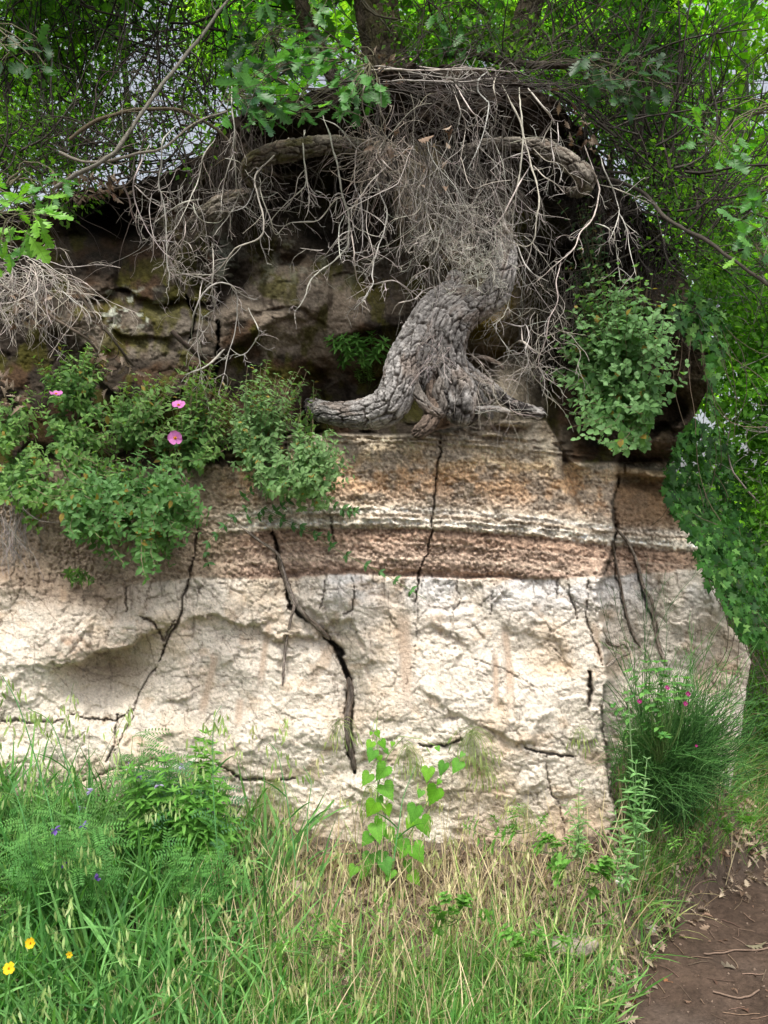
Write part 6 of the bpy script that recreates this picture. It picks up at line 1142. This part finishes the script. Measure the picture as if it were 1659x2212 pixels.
g = Geo(); n = 3200; x = R.uniform(.2, 2.8, n); y = R.uniform(1.8, 4.3, n); B = ground_at(x, y); ico = np.array([(0, 0, 1), (.9, 0, .3), (.28, .85, .3), (-.72, .52, .3), (-.72, -.52, .3), (.28, -.85, .3), (0, 0, -.6)]); fi = np.array([(0, 1, 2), (0, 2, 3), (0, 3, 4), (0, 4, 5), (0, 5, 1), (6, 2, 1), (6, 3, 2), (6, 4, 3), (6, 5, 4), (6, 1, 5)]); g.inst(ico, fi, frames(R.normal(0, 1, (n, 3))) * (R.uniform(.6, 1, (n, 1, 3)) * R.gamma(2, .0016, (n, 1, 1))), B, leafcol(n, (.10, .065, .045), (.24, .18, .14), .3)); g.obj('grit', M_SOIL, None, kind='stuff', label='crumbs of soil and grit on the trodden earth', cat='grit')
def lump(label, u, v, y, s, col, sq=(1, .8, .7), name='clay_clod', grp='clay clods fallen from the cliff'):
    th = np.linspace(0, math.pi, 13); ph = np.linspace(0, 2 * math.pi, 21)[:-1]; T, P = np.meshgrid(th, ph, indexing='ij'); sd = R.uniform(0, 90); r = 1 + .5 * (fbm(np.sin(P) * 1.3 + sd, T * 1.6, 1, 3) - .5) * np.sin(T); r = np.minimum(r, .75 / (np.maximum(np.abs(np.cos(P + sd)) * np.sin(T), np.abs(np.cos(T))) + .12)); v_ = np.stack([r * np.sin(T) * np.cos(P), r * np.sin(T) * np.sin(P), r * np.cos(T)], -1).reshape(-1, 3) * s * np.array(sq); i = np.arange(12)[:, None] * 20; j = np.arange(20)[None]; q = np.stack([i + j, i + 20 + j, i + 20 + (j + 1) % 20, i + (j + 1) % 20], -1).reshape(-1, 4)
    p = at(u, v, y); p[2] = ground_z(p[0], p[1]) + s * .35; me = mesh_np(name, v_, q, M_ROCK, np.tile(np.array(col), (len(v_), 1)), False); link(name, me, None, label, 'clod', grp, None, tuple(p))
lump('white angular clay clod under the right corner of the front block', 1338, 1790, 3.02, .03, (.6, .58, .54))
lump('large pale clay slab half buried at the verge right of centre', 1235, 1905, 2.72, .075, (.36, .31, .26), (1.2, .8, .5))
lump('small cream clod left of the half buried slab', 1160, 1880, 2.76, .03, (.5, .43, .35))
lump('brown clod in the hollow at the foot of the big crack', 712, 1838, 2.98, .045, (.26, .16, .10))
lump('pale lump in the dry grass left of the heart-leaved plant', 640, 1870, 2.85, .04, (.45, .38, .31))
lump('flat bleached clod among litter at the middle of the verge', 1000, 2000, 2.55, .04, (.42, .37, .31), (1.3, .8, .4))
lump('grey clod at the broom foot beside the trodden earth', 1400, 1840, 2.98, .03, (.4, .36, .31))
def leaf_thing(label, u, v, size, col, i, y=None):
    y = y or EYE / ((v - 1106) * K); p = at(u, v, y); p[2] = ground_z(p[0], p[1]) + .008; t = mesh_np('fallen_leaf', DOAK[i][0] * size, DOAK[i][1], M_DRY, np.tile(np.array(col), (len(DOAK[i][0]), 1))); o = link('fallen_leaf', t, None, label, 'leaf', 'single dead leaves on the earth path', None, tuple(p)); o.rotation_euler = (R.normal(0, .2), R.normal(0, .2), R.uniform(0, 6))
for a in [('orange-brown dead oak leaf at the edge of the trodden earth', 1432, 2118, .07, (.26, .12, .06), 0), ('greenish grey leaf lying flat near the right edge of the path', 1610, 2045, .07, (.22, .2, .13), 1), ('curled grey leaf on the path by the lower right twigs', 1590, 2100, .08, (.2, .17, .13), 2), ('small tan leaf alone in the middle of the path', 1540, 1990, .04, (.3, .2, .14), 3), ('reddish leaf low on the path at the verge', 1350, 2170, .05, (.2, .09, .055), 0), ('pale leaf on the path below the broom', 1480, 1960, .05, (.38, .3, .22), 1), ('dark leaf at the bottom right of the path', 1600, 2180, .05, (.14, .08, .055), 2)]: leaf_thing(*a)
for lab, pts, w in (('long thin stick lying across the path near the right edge', [(1520, 2070), (1580, 2060), (1680, 2050)], 4), ('short crooked stick on the lower right path', [(1540, 2150), (1590, 2160), (1640, 2145)], 4), ('slender stick pointing towards the cliff on the path', [(1470, 1990), (1500, 1960), (1545, 1935)], 3.5)):
    q = spline(np.array(pts, float), 14); y = EYE / ((q[:, 1] - 1106) * K) ; P = at(q[:, 0], q[:, 1], y); P[:, 2] = ground_z(P[:, 0], P[:, 1]) + .006; loc = P[0].copy(); g = Geo(); g.tubes(P - loc, w * .5 * K * 2.8, 6, np.array([(.17, .12, .09)])); g.obj('stick', M_TWIG, None, smooth=True, label=lab, cat='stick', group='sticks on the earth path', loc=tuple(loc))
# dead leaves caught in the hanging twigs and on the brow
g = Geo()
for poly, y0, y1, n in (([(880, 260), (950, 230), (1000, 300), (990, 420), (900, 420)], 2.95, 3.1, 12), ([(800, 290), (860, 280), (850, 350), (800, 340)], 3.0, 3.1, 14), ([(800, 110), (900, 120), (900, 180), (820, 180)], 3.3, 3.6, 24), ([(100, 380), (260, 380), (280, 420), (120, 430)], 3.45, 3.7, 90), ([(1180, 180), (1300, 260), (1320, 340), (1220, 300)], 3.1, 3.4, 22), ([(0, 800), (60, 860), (60, 900), (0, 900)], 3.2, 3.4, 30), ([(20, 640), (110, 640), (110, 720), (30, 720)], 3.2, 3.35, 22), ([(180, 700), (300, 800), (220, 860)], 3.3, 3.4, 30)):
    q = in_region(poly, n); P = at(q[:, 0], q[:, 1], R.uniform(y0, y1, n)); M = frames(R.normal(0, 1, (n, 3)), R.normal(0, 1, (n, 3)) + [0, -1, .5]) * R.uniform(.025, .05, (n, 1, 1)); k = R.integers(0, 4, n); C = leafcol(n, (.14, .08, .05), (.38, .31, .24), .3)
    for i in range(4):
        m = k == i
        if m.any(): g.inst(DOAK[i][0], DOAK[i][1], M[m], P[m], C[m])
g.obj('caught_leaves', M_DRY, None, kind='stuff', label='brown dead leaves caught in the twigs and lying on the brow', cat='dead leaves')
